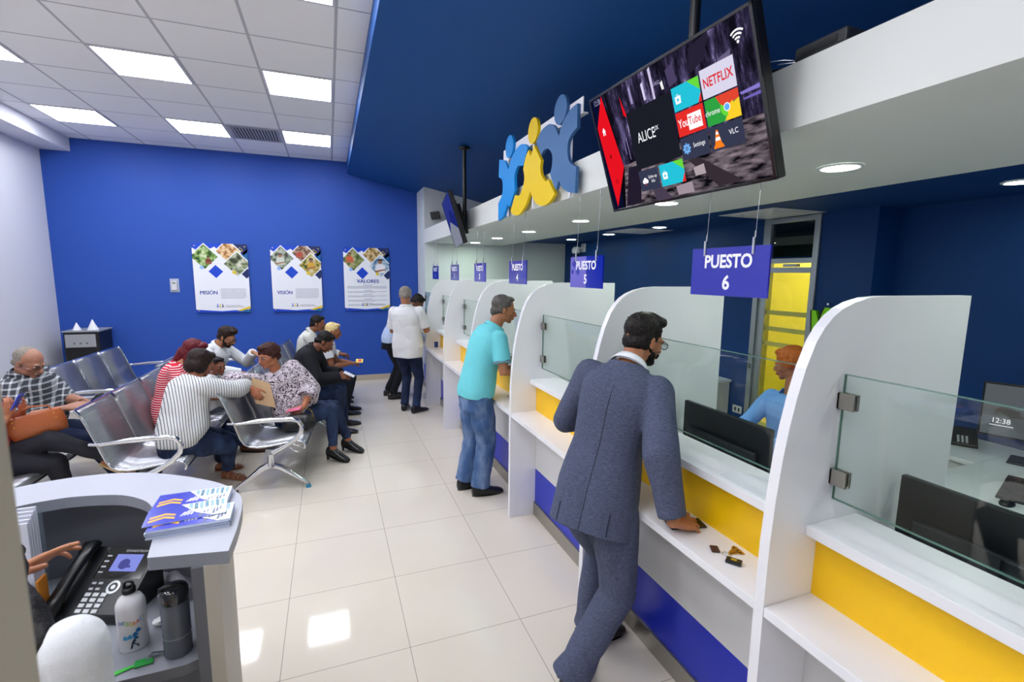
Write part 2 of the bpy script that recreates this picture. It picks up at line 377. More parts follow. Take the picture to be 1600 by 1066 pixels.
for i, (y0, y1) in enumerate(bays):
    y0 += .0005; y1 -= .0005
    t = thing('service_counter', (1.45, (y0+y1)/2, 0), CN[i], 'counter', 'service counters between the partitions')
    MB().box(1.252, 1.475, y0, y1, .812, .846).build('writing_shelf', LAM, t, .002)
    s = MB(); s.box(1.458, 1.49, y0, y1, .846, 1.061); s.build('yellow_panel', YEL, t)
    MB().box(1.405, 1.64, y0, y1, 1.061, 1.096).build('upper_ledge', LAM, t, .002)
    MB().box(1.462, 1.49, y0, y1, .38, .812).build('apron', M('off white laminate', '#CFCFCF', .4), t)
    MB().box(1.445, 1.4615, y0, y1, .70, .8115).build('cleat', MATS['off white laminate'], t, .001)
    MB().box(1.462, 1.485, y0, y1, .106, .38).build('blue_panel', BLUELAM, t)
    MB().box(1.450, 1.4615, y0, y1, 0.0, .105).build('kick_plate', STEEL, t, .001)
    MB().box(1.49, 2.12, y0, y1, .715, .745).build('desk_top', LAM, t, .002)
    MB().box(1.6, 1.62, y0, y1, .74, 1.061).build('inner_panel', LAM, t)
    # glass screen
    g = thing('glass_screen', (1.50, (y0+y1)/2, 1.18), 'clear glass screen over '+CN[i].replace('service ', ''), 'glass screen', 'glass screens above the ledge')
    MB().box(1.496, 1.504, y0+.012, y1-.012, 1.178, 1.583).build('pane', GL, g)
    s = MB(); s.box(1.4955, 1.5045, y0+.012, y1-.012, 1.583, 1.5855); s.box(1.4955, 1.5045, y0+.012, y1-.012, 1.1755, 1.178); s.box(1.4955, 1.5045, y1-.012, y1-.0095, 1.1755, 1.5855); s.build('polished_edge', GE, g)
    for (ya, sg) in ((y1, -1), (y0, 1)):
        for z in (1.25, 1.50):
            s = MB(); s.box(1.486, 1.4955, min(ya, ya+sg*.052), max(ya, ya+sg*.052), z-.026, z+.026); s.box(1.5045, 1.514, min(ya, ya+sg*.052), max(ya, ya+sg*.052), z-.026, z+.026)
            s.box(1.486, 1.514, min(ya, ya+sg*.008), max(ya, ya+sg*.008), z-.026, z+.026)
            s.build('clamp', STEEL, g, .0015)
# hanging signs
SG = M('violet blue acrylic', '#2A2FA8', .12, coat=.3); SG2 = M('royal blue acrylic', '#0A1EA0', .12, coat=.3); WH = M('white print', '#F4F4F8', .5)
LILAC = M('lilac print', '#6C66C2', .3)
for n, (ya, yb) in {6: (1.322, 1.732), 5: (2.466, 2.872), 4: (3.633, 4.018), 3: (4.728, 5.094), 2: (5.83, 6.2), 1: (7.005, 7.37)}.items():
    yb = ya+.40; x = 1.50; t = thing('hanging_sign', (x, (ya+yb)/2, 1.80), 'blue hanging sign reading PUESTO %d on two cables' % n, 'sign', 'counter number signs hung from the soffit')
    MB().box(x-.004, x+.004, ya, yb, 1.805, 2.0).build('panel', SG if n in (6, 3) else SG2, t)
    a = Art((x-.004, yb, 1.805), (0, -1, 0), (0, 0, 1))
    if n == 5: a.rect(0, .205, 0, .195, LILAC, 1)
    if n == 5:
        for (u, v, r) in ((.05, .15, .03), (.10, .10, .028), (.03, .10, .02)): a.poly([(u-r, v), (u, v-r), (u+r, v), (u, v+r)], SG, 2)
    a.text('PUESTO', .2, .115, .073, WH, 3, bold=.03, sx=.95); a.text(str(n), .2, .028, .078, WH, 3, bold=.03)
    a.build('lettering', t)
    for yy in (ya+.075, yb-.075):
        MB().cyl((x, yy, 2.0), (x+.012, yy, 2.385), .0012, seg=6).build('cable', CHROME, t)
        s = MB(); s.cyl((x-.006, yy, 1.968), (x-.006, yy, 2.03), .006, seg=10); s.cyl((x, yy, 2.028), (x+.001, yy, 2.055), .0035, seg=8); s.build('clip', CHROME, t)
        MB().cyl((x+.012, yy, 2.35), (x+.012, yy, 2.3848), .004, seg=8).build('ceiling_fitting', CHROME, t)
# ---------------------------------------------------------------- televisions
def tv_frame(cx, cy, cz, tilt=.32, yaw=math.pi):
    C = V3(cx, cy, cz); n0 = V3(math.cos(yaw), math.sin(yaw), 0); N = n0*math.cos(tilt)-V3(0, 0, math.sin(tilt)); U = V3(-n0[1], n0[0], 0); W = unit(np.cross(N, U)) ; W = W if W[2] > 0 else -W
    return C, U, W, N
def television(C, U, W, N, label, art):
    w, h, d = .97, .558, .05; t = thing('television', tuple(C), label, 'television', 'televisions hung over the counter')
    s = MB(); s.obox(C-N*.022, U*w/2, W*h/2, N*.022); s.build('case', BLACKP, t, .006)
    s = MB(); s.obox(C-N*.055, U*w*.36, W*h*.33, N*.014); s.build('rear_housing', DGREY, t, .008)
    s = MB(); b = .012
    for (c, a, e) in ((V3(0, h/2-b/2, 0), w/2, b/2), (V3(0, -h/2+b/2, 0), w/2, b/2)): s.obox(C+W*c[1]+N*.002, U*a, W*e, N*.004)
    for sg in (-1, 1): s.obox(C+U*sg*(w/2-b/2)+N*.002, U*b/2, W*h/2, N*.004)
    s.build('bezel', M('glossy black bezel', '#1A1A1E', .15, coat=.4), t, .001)
    art(C-U*w/2-W*h/2+N*.0012, U, W, w, h, t)
    return t
def screen_mat(name, col, s=1.0): return emission('screen '+name, col, s*.6)
def street():
    t = NT('night street wallpaper on screen'); v = t.coord('Object', (1, 9, 2.2)); n1 = t.n('ShaderNodeTexNoise'); n1.inputs['Scale'].default_value = 2.4; n1.inputs['Detail'].default_value = 9; n1.inputs['Roughness'].default_value = .78; t.l(v, n1.inputs['Vector'])
    cr = t.n('ShaderNodeValToRGB'); e = cr.color_ramp.elements; e[0].position = .42; e[0].color = rgb('#0E0C16'); e[1].position = .72; e[1].color = rgb('#C9BDE6')
    x = cr.color_ramp.elements.new(.52); x.color = rgb('#2C2740'); x = cr.color_ramp.elements.new(.6); x.color = rgb('#5C527A')
    t.l(n1.outputs['Fac'], cr.inputs[0]); em = t.n('ShaderNodeEmission'); t.l(cr.outputs[0], em.inputs[0]); em.inputs[1].default_value = .55; t.l(em.outputs[0], t.out.inputs[0]); return t.m
def cobbles():
    t = NT('wet cobbles wallpaper on screen'); v = t.coord('Object', (1, .5, 2.2)); n1 = t.n('ShaderNodeTexNoise'); n1.inputs['Scale'].default_value = 26; n1.inputs['Detail'].default_value = 5; t.l(v, n1.inputs['Vector'])
    n2 = t.n('ShaderNodeTexNoise'); n2.inputs['Scale'].default_value = 5; t.l(v, n2.inputs['Vector'])
    cr = t.n('ShaderNodeValToRGB'); e = cr.color_ramp.elements; e[0].position = .40; e[0].color = rgb('#0C0A12'); e[1].position = .85; e[1].color = rgb('#9A8A94')
    t.l(t.math('MULTIPLY', n1.outputs['Fac'], t.math('ADD', n2.outputs['Fac'], .55)), cr.inputs[0]); em = t.n('ShaderNodeEmission'); t.l(cr.outputs[0], em.inputs[0]); em.inputs[1].default_value = .55; t.l(em.outputs[0], t.out.inputs[0]); return t.m
def big_art(O, U, W, w, h, t):
    a = Art(O, U, W, .0002); S = screen_mat; K = lambda u, v: (u*w, (1-v)*h)
    P = lambda pts, m, k: a.poly([K(*p) for p in pts], m, k)
    a.rect(.008, w-.008, .01, h-.01, street(), 0)
    P([(.10, .64), (.5, .60), (.99, .60), (.99, .98), (.10, .98)], cobbles(), 1)
    NV = S('navy', '#0B1030', .8); P([(.008, .012), (.10, .012), (.10, .98), (.008, .98)], NV, 2)
    P([(.118, .015), (.118, .22), (.03, .985), (.11, .985), (.165, .66), (.165, .62)], S('black', '#07070C'), 2)
    P([(.105, .02), (.02, .25), (.02, .30), (.045, .96), (.165, .64)], S('red', '#E01220', .95), 3)
    P([(.24, .10), (.245, .25), (.27, .28)], S('red', '#E01220', .95), 2)
    SL = S('slate', '#353A50', .9); DK = S('charcoal', '#1B1E27', .9)
    def tile(u0, v0, u1, v1, m, k=4): P([(u0, v0), (u1, v0), (u1, v1), (u0, v1)], m, k)
    cols = (.265, .42, .575, .735, .895); rows = (.245, .405, .565, .73)
    tile(.265, .245, .565, .70, DK)
    cy, gr = S('cyan', '#22B9CF'), S('green', '#63CF3A'); rd = S('red tile', '#DB2B26'); wt = S('white', '#F2F2F8', 1.0); pk = S('silver', '#CFCBE0', 1.0)
    tile(.575, .235, .727, .395, cy); P([(.665, .235), (.727, .235), (.727, .32)], gr, 5); P([(.727, .335), (.727, .395), (.708, .395)], rd, 5)
    tile(.735, .215, .895, .395, pk); a.text('NETFLIX', *K(.815, .33), .046, S('red letters', '#D0242A'), 6, bold=.02, sx=.78)
    tile(.575, .405, .727, .57, rd); a.text('You', *K(.612, .51), .045, wt, 6, bold=.01, sx=.75); tile(.638, .44, .712, .545, wt, 6); a.text('Tube', *K(.675, .51), .042, rd, 7, bold=.01, sx=.75)
    tile(.735, .405, .895, .57, S('chrome green', '#2D9A3F')); P([(.79, .405), (.895, .405), (.895, .46), (.82, .49)], S('chrome red', '#D6432F'), 5); P([(.82, .57), (.85, .49), (.895, .46), (.895, .57)], S('chrome yellow', '#F0C62B'), 5)
    a.text('chrome', *K(.768, .505), .028, wt, 6, sx=.8)
    u, v = K(.838, .49); yw = S('chrome yellow', '#F0C62B')
    a.disc(u, v, .030, S('chrome red', '#D6432F'), 6, a0=math.radians(30), a1=math.radians(150)); a.disc(u, v, .030, S('green', '#63CF3A'), 6, a0=math.radians(150), a1=math.radians(270)); a.disc(u, v, .030, yw, 6, a0=math.radians(270), a1=math.radians(390))
    a.disc(u, v, .0145, wt, 7); a.disc(u, v, .0115, S('sky blue', '#5FA5F0'), 8)
    tile(.575, .58, .727, .735, SL); tile(.735, .58, .895, .735, SL)
    u, v = K(.605, .66); gb = S('gear blue', '#6FA8E6'); a.disc(u, v, .017, gb, 5)
    for k in range(8):
        an = k*math.pi/4; c, sn = math.cos(an), math.sin(an); a.poly([(u+c*r-sn*q, v+sn*r+c*q) for r, q in ((.014, -.004), (.022, -.003), (.022, .003), (.014, .004))], gb, 5)
    a.disc(u, v, .007, SL, 6); a.disc(u, v, .004, gb, 7)
    a.text('Settings', *K(.675, .665), .024, wt, 5, sx=.85)
    og = S('cone orange', '#F27B1E'); u, v = K(.772, .715); a.poly([(u-.026, v-.003), (u+.026, v-.003), (u+.02, v+.010), (u-.02, v+.010)], og, 5); a.poly([(u-.017, v+.010), (u+.017, v+.010), (u+.004, v+.062), (u-.004, v+.062)], og, 5)
    a.poly([(u-.0125, v+.024), (u+.0125, v+.024), (u+.0095, v+.036), (u-.0095, v+.036)], wt, 6); a.poly([(u-.007, v+.046), (u+.007, v+.046), (u+.0045, v+.055), (u-.0045, v+.055)], wt, 6)
    a.text('VLC', *K(.85, .66), .026, wt, 5, sx=.9)
    tile(.265, .715, .405, .88, SL); u, v = K(.305, .80); a.disc(u, v, .013, wt, 5); a.disc(u-.011, v-.004, .009, wt, 5); a.disc(u+.011, v-.004, .009, wt, 5); a.rect(u-.012, u+.012, v-.013, v-.004, wt, 5); a.rect(u-.002, u+.002, v-.022, v-.008, rd, 6)
    a.text('Softw-up', *K(.36, .79), .02, wt, 5, sx=.8); a.text('Info', *K(.36, .825), .02, wt, 5, sx=.8)
    tile(.415, .715, .567, .88, cy); P([(.505, .715), (.567, .715), (.567, .79)], gr, 5); P([(.567, .81), (.567, .88), (.545, .88)], rd, 5)
    for (bu, bv) in ((.445, .80), (.605, .32)):
        u, v = K(bu, bv); a.poly([(u-.014, v-.016), (u+.014, v-.016), (u+.016, v+.012), (u-.016, v+.012)], wt, 5); a.poly([(u-.005, v-.01), (u+.008, v-.002), (u-.005, v+.007)], cy, 6)
        a.poly([(u-.007, v+.012), (u-.004, v+.019), (u+.004, v+.019), (u+.007, v+.012), (u+.0045, v+.012), (u+.003, v+.0165), (u-.003, v+.0165), (u-.0045, v+.012)], wt, 6)
    a.text('ALICE', *K(.375, .50), .062, wt, 6, sx=.75); a.text('UX', *K(.447, .455), .026, wt, 6, sx=.8)
    a.text('12:38', *K(.062, .075), .036, S('pale', '#A8A8C8', .8), 6, sx=.7)
    u, v = K(.068, .30); a.poly([(u-.014, v), (u, v+.018), (u+.014, v)], wt, 6); a.rect(u-.010, u+.010, v-.018, v, wt, 6); a.rect(u-.003, u+.003, v-.018, v-.006, rd, 7)
    dr = S('dark red', '#8A0A12'); u, v = K(.078, .52); a.rect(u-.007, u+.007, v-.01, v+.01, dr, 6); u, v = K(.085, .74); a.disc(u, v, .010, dr, 6); a.disc(u, v, .006, S('red', '#E01220', .95), 7)
    u, v = K(.925, .135)
    for k, r in enumerate((.018, .030, .042)):
        A = np.linspace(math.radians(50), math.radians(130), 9); a.poly([(u+r*math.cos(q), v-.02+r*math.sin(q)) for q in A]+[(u+(r-.006)*math.cos(q), v-.02+(r-.006)*math.sin(q)) for q in A[::-1]], wt, 6)
    a.disc(u, v-.017, .005, wt, 6)
    # bright shop windows of the wallpaper
    for (u0, v0, u1, v1, c) in ((.40, .10, .415, .22, '#E4DCFF'), (.46, .03, .475, .25, '#D9CFF2'), (.31, .08, .325, .2, '#A69AC8'), (.52, .16, .535, .21, '#FFFFFF'), (.90, .44, .985, .455, '#8D80D8'), (.91, .48, .985, .49, '#7568C0'), (.62, .80, .68, .86, '#B9A9B0'), (.5, .9, .6, .97, '#A898A4'), (.2, .3, .21, .55, '#6C6292'), (.225, .42, .232, .6, '#8278A8')):
        P([(u0, v0), (u1, v0-.01), (u1+.004, v1), (u0+.006, v1)], S('wallpaper light '+c, c, .8), 3)
    for (pts, c) in (([(.20, .66), (.30, .66), (.24, .97), (.12, .97)], '#241E30'), ([(.34, .86), (.40, .86), (.47, .985), (.36, .985)], '#4C4256'), ([(.60, .74), (.66, .74), (.86, .96), (.74, .97)], '#3A3038'), ([(.70, .05), (.80, .02), (.77, .16), (.69, .20)], '#2A2438'), ([(.56, .10), (.60, .08), (.62, .20), (.57, .22)], '#4E4468'), ([(.83, .20), (.89, .18), (.885, .21), (.835, .235)], '#6E6488')): P(pts, S('wallpaper shade '+c, c, .8), 2)
    a.text('LARGO', *K(.50, .16), .02, S('wallpaper sign', '#B8AED8', .8), 3, sx=.6)
    a.build('screen', t)
C, U, W, N = tv_frame(1.349, 1.758, 2.48, .32, 3.17)
television(C, U, W, N, 'large television in front showing red and blue app tiles', big_art)
def small_art(O, U, W, w, h, t):
    a = Art(O, U, W, .0002); S = screen_mat
    a.rect(.012, w-.012, .012, h-.012, S('dim blue', '#2C3688', .8), 1)
    a.poly([(.012, .012), (w-.012, .012), (w-.012, .16), (.30, .30), (.012, .20)], S('pale grey', '#8E93A6', .7), 2); a.poly([(.3, .30), (w-.012, .16), (w-.012, .30), (.5, .42)], S('deep blue', '#1E2878', .8), 2)
    a.build('screen', t)
C2, U2, W2, N2 = tv_frame(1.349, 5.53, 2.473, .30, 2.985)
television(C2, U2, W2, N2, 'far television seen edge-on above sign 2, blue screen', small_art)
for (c, lb) in ((C, 'black ceiling pole holding the large television'), (C2, 'black ceiling pole holding the far television')):
    px, py = 1.463, c[1]+(.0 if c is C else -.12); zt = slope_z(px)-.0135
    t = thing('support_pole', (px, py, zt), lb, 'ceiling mount', 'television ceiling mounts')
    MB().cyl((px, py, c[2]-.12), (px, py, zt), .022, seg=18).build('pole', BLACKP, t)
    MB().cyl((px, py, zt-.02), (px, py, zt), .06, seg=20).build('flange', BLACKP, t, .002)
    s = MB(); s.obox(c-N*.085, U*.16, W*.13, N*.012)
    for k in (-1, 1): s.obox(c-N*.092+U*k*.13, U*.012, W*.17, N*.018)
    tvo = bpy.data.objects['television' if c is C else 'television.001']; s.build('bracket', BLACKP, tvo, .002)
# ---------------------------------------------------------------- emblem of three figures
def smooth_closed(pts, n=6):
    """Catmull-Rom through points; a point given as (x, y, 1) is a sharp corner"""
    out = []; L = len(pts)
    for i in range(L):
        p0, p1, p2, p3 = pts[i-1], pts[i], pts[(i+1) % L], pts[(i+2) % L]
        c1 = len(p1) > 2; c2 = len(p2) > 2; a = np.array(p1[:2], float); b = np.array(p2[:2], float)
        m1 = (b-np.array(p0[:2]))/2 if not c1 else (b-a)*.6; m2 = (np.array(p3[:2])-a)/2 if not c2 else (b-a)*.6
        for k in range(n):
            t = k/n; out.append(tuple((2*t**3-3*t*t+1)*a+(t**3-2*t*t+t)*m1+(-2*t**3+3*t*t)*b+(t**3-t*t)*m2))
    return out
def cam_ray(px, py):
    return (px-800)/751.8*CAMR-(py-533)/751.8*CAMU+CAMF
def on_x(px, py, X):
    d = cam_ray(px, py); t = X/d[0]; p = V3(0, 0, 1.88)+t*d; return (-p[1], p[2])   # u = -y, v = z on the plane facing -x
EMB_BLUE = [(-4.155,2.881,1),(-4.024,2.841),(-3.924,2.751,1),(-3.848,2.836),(-3.702,2.885),(-3.591,2.878),(-3.504,2.834,1),(-3.598,2.719,1),(-3.711,2.736),(-3.776,2.677),(-3.766,2.562,1),(-3.882,2.446,1),(-3.947,2.47,1),(-4.045,2.382),(-4.175,2.359,1),(-4.178,2.511,1),(-4.084,2.566),(-4.062,2.64),(-4.088,2.7),(-4.173,2.735,1)]
EMB_YELLOW = [(-3.49,2.812,1),(-3.45,2.751,1),(-3.383,2.82,1),(-3.254,2.687,1),(-3.268,2.64),(-3.242,2.581),(-3.161,2.522,1),(-3.129,2.536,1),(-3.018,2.421,1),(-3.11,2.377),(-3.221,2.37),(-3.34,2.407),(-3.449,2.503,1),(-3.532,2.417),(-3.654,2.361),(-3.772,2.364),(-3.865,2.406,1),(-3.762,2.522,1),(-3.674,2.505),(-3.605,2.547),(-3.567,2.62),(-3.594,2.693,1),(-3.546,2.771)]
EMB_STEEL = [(-3.348,2.834,1),(-3.257,2.888),(-3.137,2.898),(-3.052,2.864),(-2.975,2.782,1),(-2.925,2.85),(-2.828,2.897),(-2.729,2.909,1),(-2.725,2.769,1),(-2.784,2.753),(-2.838,2.716),(-2.845,2.646),(-2.809,2.582),(-2.723,2.538,1),(-2.73,2.386,1),(-2.816,2.403),(-2.911,2.447),(-2.959,2.5,1),(-2.994,2.449,1),(-3.014,2.454,1),(-3.099,2.563,1),(-3.07,2.618),(-3.074,2.688),(-3.14,2.741),(-3.216,2.745),(-3.256,2.723,1)]
t = thing('emblem', (1.455, 3.4, 2.36), 'emblem of three arm-in-arm figures, blue, yellow and steel blue, standing on the white fascia', 'emblem')
for nm, pts, (hu, hz), m in (('blue_figure', EMB_BLUE, (-3.907, 2.932), M('sky blue enamel', '#0E8CDC', .5, spec=.25)), ('yellow_figure', EMB_YELLOW, (-3.412, 2.929), M('yellow enamel', '#E6C400', .5, spec=.25)), ('steel_blue_figure', EMB_STEEL, (-2.962, 2.94), M('steel blue enamel', '#3D6A9C', .5, spec=.25))):
    s = MB(); s.prism(smooth_closed(pts, 8), (1.44, 0, 0), (0, -1, 0), (0, 0, 1), (1, 0, 0), .022); o = s.build(nm, m, t, .002)
    s = MB(); s.prism([(hu+.0915*math.cos(a), hz+.0895*math.sin(a)) for a in np.linspace(0, 2*math.pi, 40, endpoint=False)], (1.44, 0, 0), (0, -1, 0), (0, 0, 1), (1, 0, 0), .022); s.build('head', m, t, .002)
s = MB(); s.box(1.4625, 1.469, 2.70, 4.11, 2.848, 2.944); s.box(1.469, 1.50, 2.70, 4.11, 2.848, 2.856); s.build('backing_bar', LAM, t, .001)
for yy in (2.85, 3.45, 4.0): MB().box(1.4622, 1.472, yy-.012, yy+.012, 2.38, 2.85).build('strut', LAM, t)
# router on the fascia top
t = thing('router', (1.60, 1.22, 2.6005), 'small dark router box with antennas on top of the white fascia', 'router')
MB().box(1.506, 1.63, 1.12, 1.30, 2.6005, 2.648).build('case', DGREY, t, .008)
s = MB(); s.box(1.5045, 1.506, 1.15, 1.27, 2.612, 2.634); s.build('vent_grille', BLACKP, t)
for k in range(2):
    MB().cyl((1.55+k*.05, 1.30, 2.625), (1.55+k*.05, 1.318, 2.625), .005, seg=8).build('connector', M('brass', '#C9A45A', .3, .9), t)
    MB().tube([(1.55+k*.05, 1.318, 2.625), (1.53+k*.05, 1.36, 2.64), (1.52+k*.05, 1.42, 2.655)], .002, seg=6).build('antenna', CHROME, t)
t = None
for k in range(3):
    s = MB(); s.tube([(1.53+k*.02, 1.31, 2.606), (1.49-k*.002, 1.40+k*.04, 2.606), (1.486, 1.50+k*.05, 2.57), (1.48, 1.60+k*.05, 2.47), (1.45, 1.68, 2.44)], .0035, seg=6, m=0)
    tag(s.build('cable', BLACKP), ['black cable drooping from the router to the large television, outermost', 'black cable drooping from the router to the large television, middle one', 'black cable drooping from the router to the large television, innermost'][k], 'cable', 'cables between router and television')
# white door-side box speaker near far television
t = thing('loudspeaker', (1.36, 7.99, 2.62), 'small black box speaker on the white end wall beside the far television', 'speaker')
s = MB(); s.obox((1.66, 7.93, 2.82), (.07, -.02, .01), (.02, .06, 0), (-.01, 0, .055)); s.build('cabinet', BLACKP, t, .006)
MB().box(1.64, 1.68, 7.97, 8.049, 2.80, 2.84).build('bracket', BLACKP, t)
# dome camera in the office corner
t = thing('dome_camera', (4.0, 7.6, 2.40), 'white dome security camera on a short bracket in the office corner', 'security camera')
s = MB(); s.ell((3.93, 7.35, 2.30), (.075, 0, 0), (0, .075, 0), (0, 0, .07)); s.build('housing', MATS['white painted metal'], t)
s = MB(); s.ell((3.93, 7.35, 2.262), (.055, 0, 0), (0, .055, 0), (0, 0, .055)); s.build('dome', BLACKP, t)
s = MB(); s.box(3.93, 4.079, 7.33, 7.37, 2.33, 2.36); s.box(4.06, 4.0795, 7.28, 7.42, 2.28, 2.42); s.build('bracket', MATS['white painted metal'], t, .003)
# ================================================================ WAITING BENCHES
def perforated():
    t = NT('perforated silver steel'); b = t.b; v = t.coord('UV', (1, 1, 1)); sp = t.n('ShaderNodeSeparateXYZ'); t.l(v, sp.inputs[0])
    def cell(o, p):
        a = t.math('FRACT', t.math('DIVIDE', o, p)); return t.math('SUBTRACT', a, .5)
    x = cell(sp.outputs[0], .0125); y = cell(sp.outputs[1], .0125)
    r = t.math('SQRT', t.math('ADD', t.math('MULTIPLY', x, x), t.math('MULTIPLY', y, y))); hole = t.math('LESS_THAN', r, .26)
    b.inputs['Base Color'].default_value = rgb('#A9ABB2'); b.inputs['Metallic'].default_value = .85; b.inputs['Roughness'].default_value = .34
    al = t.math('SUBTRACT', 1.0, hole); t.l(al, b.inputs['Alpha']); return t.m
PERF = perforated()
EDGE = M('chromed seat edge', '#C9CCD4', .15, 1.0)
# seat profile in (x forward, z): rolled front lip, seat dip, back rising
SP = [(.275, .375), (.285, .40), (.278, .425), (.25, .438), (.19, .437), (.10, .425), (.0, .412), (-.09, .408), (-.15, .418), (-.19, .445), (-.215, .49), (-.245, .58), (-.28, .68), (-.315, .78), (-.335, .83), (-.352, .865), (-.37, .885)]
def sweep_strip(y0, y1, prof, mat, name, par, th=.004):
    n = len(prof); vs = []; fs = []
    P = [np.array(p) for p in prof]; nr = []
    for i in range(n):
        d = P[min(i+1, n-1)]-P[max(i-1, 0)]; d = d/np.linalg.norm(d); nr.append(np.array([d[1], -d[0]]))
    for s_, o_ in ((0, 0), (1, th)):
        for i in range(n):
            q = P[i]+nr[i]*o_; vs += [(q[0], y0, q[1]), (q[0], y1, q[1])]
    for i in range(n-1):
        a = 2*i; fs.append((a, a+1, a+3, a+2))
    off = parent_loc(par); me = bpy.data.meshes.new(name); me.from_pydata((np.array(vs[:2*n])-off).tolist(), [], fs); me.materials.append(mat)
    uv = me.uv_layers.new(name='uv'); L = [0]
    for i in range(1, n): L.append(L[-1]+float(np.linalg.norm(P[i]-P[i-1])))
    for p in me.polygons:
        p.use_smooth = True
        for li in p.loop_indices:
            vi = me.loops[li].vertex_index; uv.data[li].uv = ((vs[vi][1]-y0), L[vi//2])
    o = bpy.data.objects.new(name, me); COL.objects.link(o); o.parent = par
    md = o.modifiers.new('thick', 'SOLIDIFY'); md.thickness = th; md.offset = 0
    return o
def make_bench():
    t = thing('waiting_bench', (0, 0, 0), 'x', 'bench', 'three seat perforated metal benches in the waiting area')
    Wd = .56
    MB().box(-.03, .04, -.84, .84, .335, .385).build('beam', M('grey beam steel', '#8D9096', .35, .7), t, .004)
    for k in range(3):
        y0 = -.84+k*Wd+.012; y1 = y0+Wd-.024
        o = sweep_strip(y0, y1, SP, PERF, 'seat', t)
        for yy in (y0, y1):
            s = MB(); s.tube([(p[0], yy, p[1]) for p in SP], .0105, seg=8); s.build('seat_edge', EDGE, o)
        for q in (SP[0], SP[-1]):
            s = MB(); s.tube([(q[0], y0, q[1]), (q[0], y1, q[1])], .0105, seg=8); s.build('seat_edge', EDGE, o)
        MB().box(-.02, .03, y0+.1, y1-.1, .385, .408).build('seat_bracket', MATS['grey beam steel'], o)
    for sg in (-1, 1):
        y = sg*.79
        l = MB(); l.tube([(0, y, .36), (0, y, .30), (.005, y, .22)], [(.035, .028), (.032, .026), (.045, .03)], seg=12)
        l.tube([(0, y, .235), (.08, y, .20), (.18, y, .12), (.27, y, .058), (.29, y, .035)], [(.024, .032), (.022, .028), (.018, .020), (.015, .014), (.016, .012)], seg=12)
        l.tube([(0, y, .235), (-.08, y, .20), (-.18, y, .12), (-.27, y, .058), (-.29, y, .035)], [(.024, .032), (.022, .028), (.018, .020), (.015, .014), (.016, .012)], seg=12)
        o = l.build('leg', CHROME, t)
        for fx in (-.29, .29): MB().cyl((fx, y, 0), (fx, y, .03), .024, seg=16, r1=.018).build('foot_pad', M('turquoise rubber foot', '#2E7FA0', .5) if fx > 0 else BLACKP, o)
        ya = sg*.86
        a = MB(); pts = [(.03, ya, .36), (.11, ya, .40), (.20, ya, .455), (.258, ya, .52), (.27, ya, .58), (.245, ya, .628), (.19, ya, .645), (.08, ya, .648), (-.05, ya, .645), (-.17, ya, .635), (-.235, ya, .63)]
        a.tube(pts, [(.016, .024)]+[(.016, .020)]*8+[(.014, .014)]*2, seg=10); a.tube([(-.235, ya, .63), (-.30, ya-sg*.02, .63)], .012, seg=8)
        a.build('armrest', CHROME, t)
    return t
b0 = make_bench()
b0.location = (-.44, 5.23, 0); b0.rotation_euler = (0, 0, math.radians(-6)); b0['label'] = 'metal bench the woman in the spotted blouse sits on'
dup(b0, (-.30, 7.02, 0), 'metal bench holding the man in the black jacket, nearest the blue wall', math.radians(-5))
dup(b0, (-1.33, 5.02, 0), 'metal bench with empty near seat beside the woman in striped white shirt', math.radians(-2))
dup(b0, (-1.35, 6.84, 0), 'metal bench where the bearded man sits, behind the two women', math.radians(-2))
dup(b0, (-2.30, 6.88, 0), 'empty metal bench with bluish backs beside the black water dispenser', math.radians(-2))
dup(b0, (-2.27, 4.86, 0), 'metal bench at the left edge under the man in plaid shirt', math.radians(-2))
# ================================================================ POSTERS
PB, PN, PY, PD, PW = M('poster blue', '#1447C8', .25), M('poster navy', '#1A2A60', .25), M('poster gold', '#E3C63A', .25), M('poster teal blue', '#17639E', .25), M('poster white', '#EEF0F6', .2)
GT = M('poster grey text', '#8E93A2', .4); PT = M('poster title blue', '#1B3E9E', .3)
def photo_mat(name, c1, c2, c3, sc=11):
    t = NT(name); v = t.coord(); n1 = t.n('ShaderNodeTexNoise'); n1.inputs['Scale'].default_value = sc; n1.inputs['Detail'].default_value = 5; n1.inputs['Roughness'].default_value = .6; t.l(v, n1.inputs['Vector'])
    cr = t.n('ShaderNodeValToRGB'); e = cr.color_ramp.elements; e[0].position = .38; e[0].color = rgb(c1); e[1].position = .64; e[1].color = rgb(c3); x = cr.color_ramp.elements.new(.49); x.color = rgb(c2); x = cr.color_ramp.elements.new(.43); x.color = rgb(c1)
    t.l(n1.outputs['Fac'], cr.inputs[0]); t.l(cr.outputs[0], t.b.inputs['Base Color']); t.b.inputs['Roughness'].default_value = .25; return t.m
SKN = M('printed skin tone', '#9A6A4C', .3)
def person_print(a, u, v, s, shirt, hair, k=4, arms=True):
    a.disc(u, v+.052*s, .020*s, SKN, k); a.poly([(u-.021*s, v+.052*s), (u-.018*s, v+.076*s), (u+.018*s, v+.076*s), (u+.021*s, v+.052*s), (u+.012*s, v+.062*s), (u-.012*s, v+.062*s)], hair, k+1)
    a.poly([(u-.042*s, v-.045*s), (u-.040*s, v+.012*s), (u-.02*s, v+.03*s), (u+.02*s, v+.03*s), (u+.040*s, v+.012*s), (u+.042*s, v-.045*s)], shirt, k)
    if arms: a.poly([(u-.05*s, v-.03*s), (u+.045*s, v-.012*s), (u+.045*s, v-.024*s), (u-.04*s, v-.045*s)], SKN, k+1)
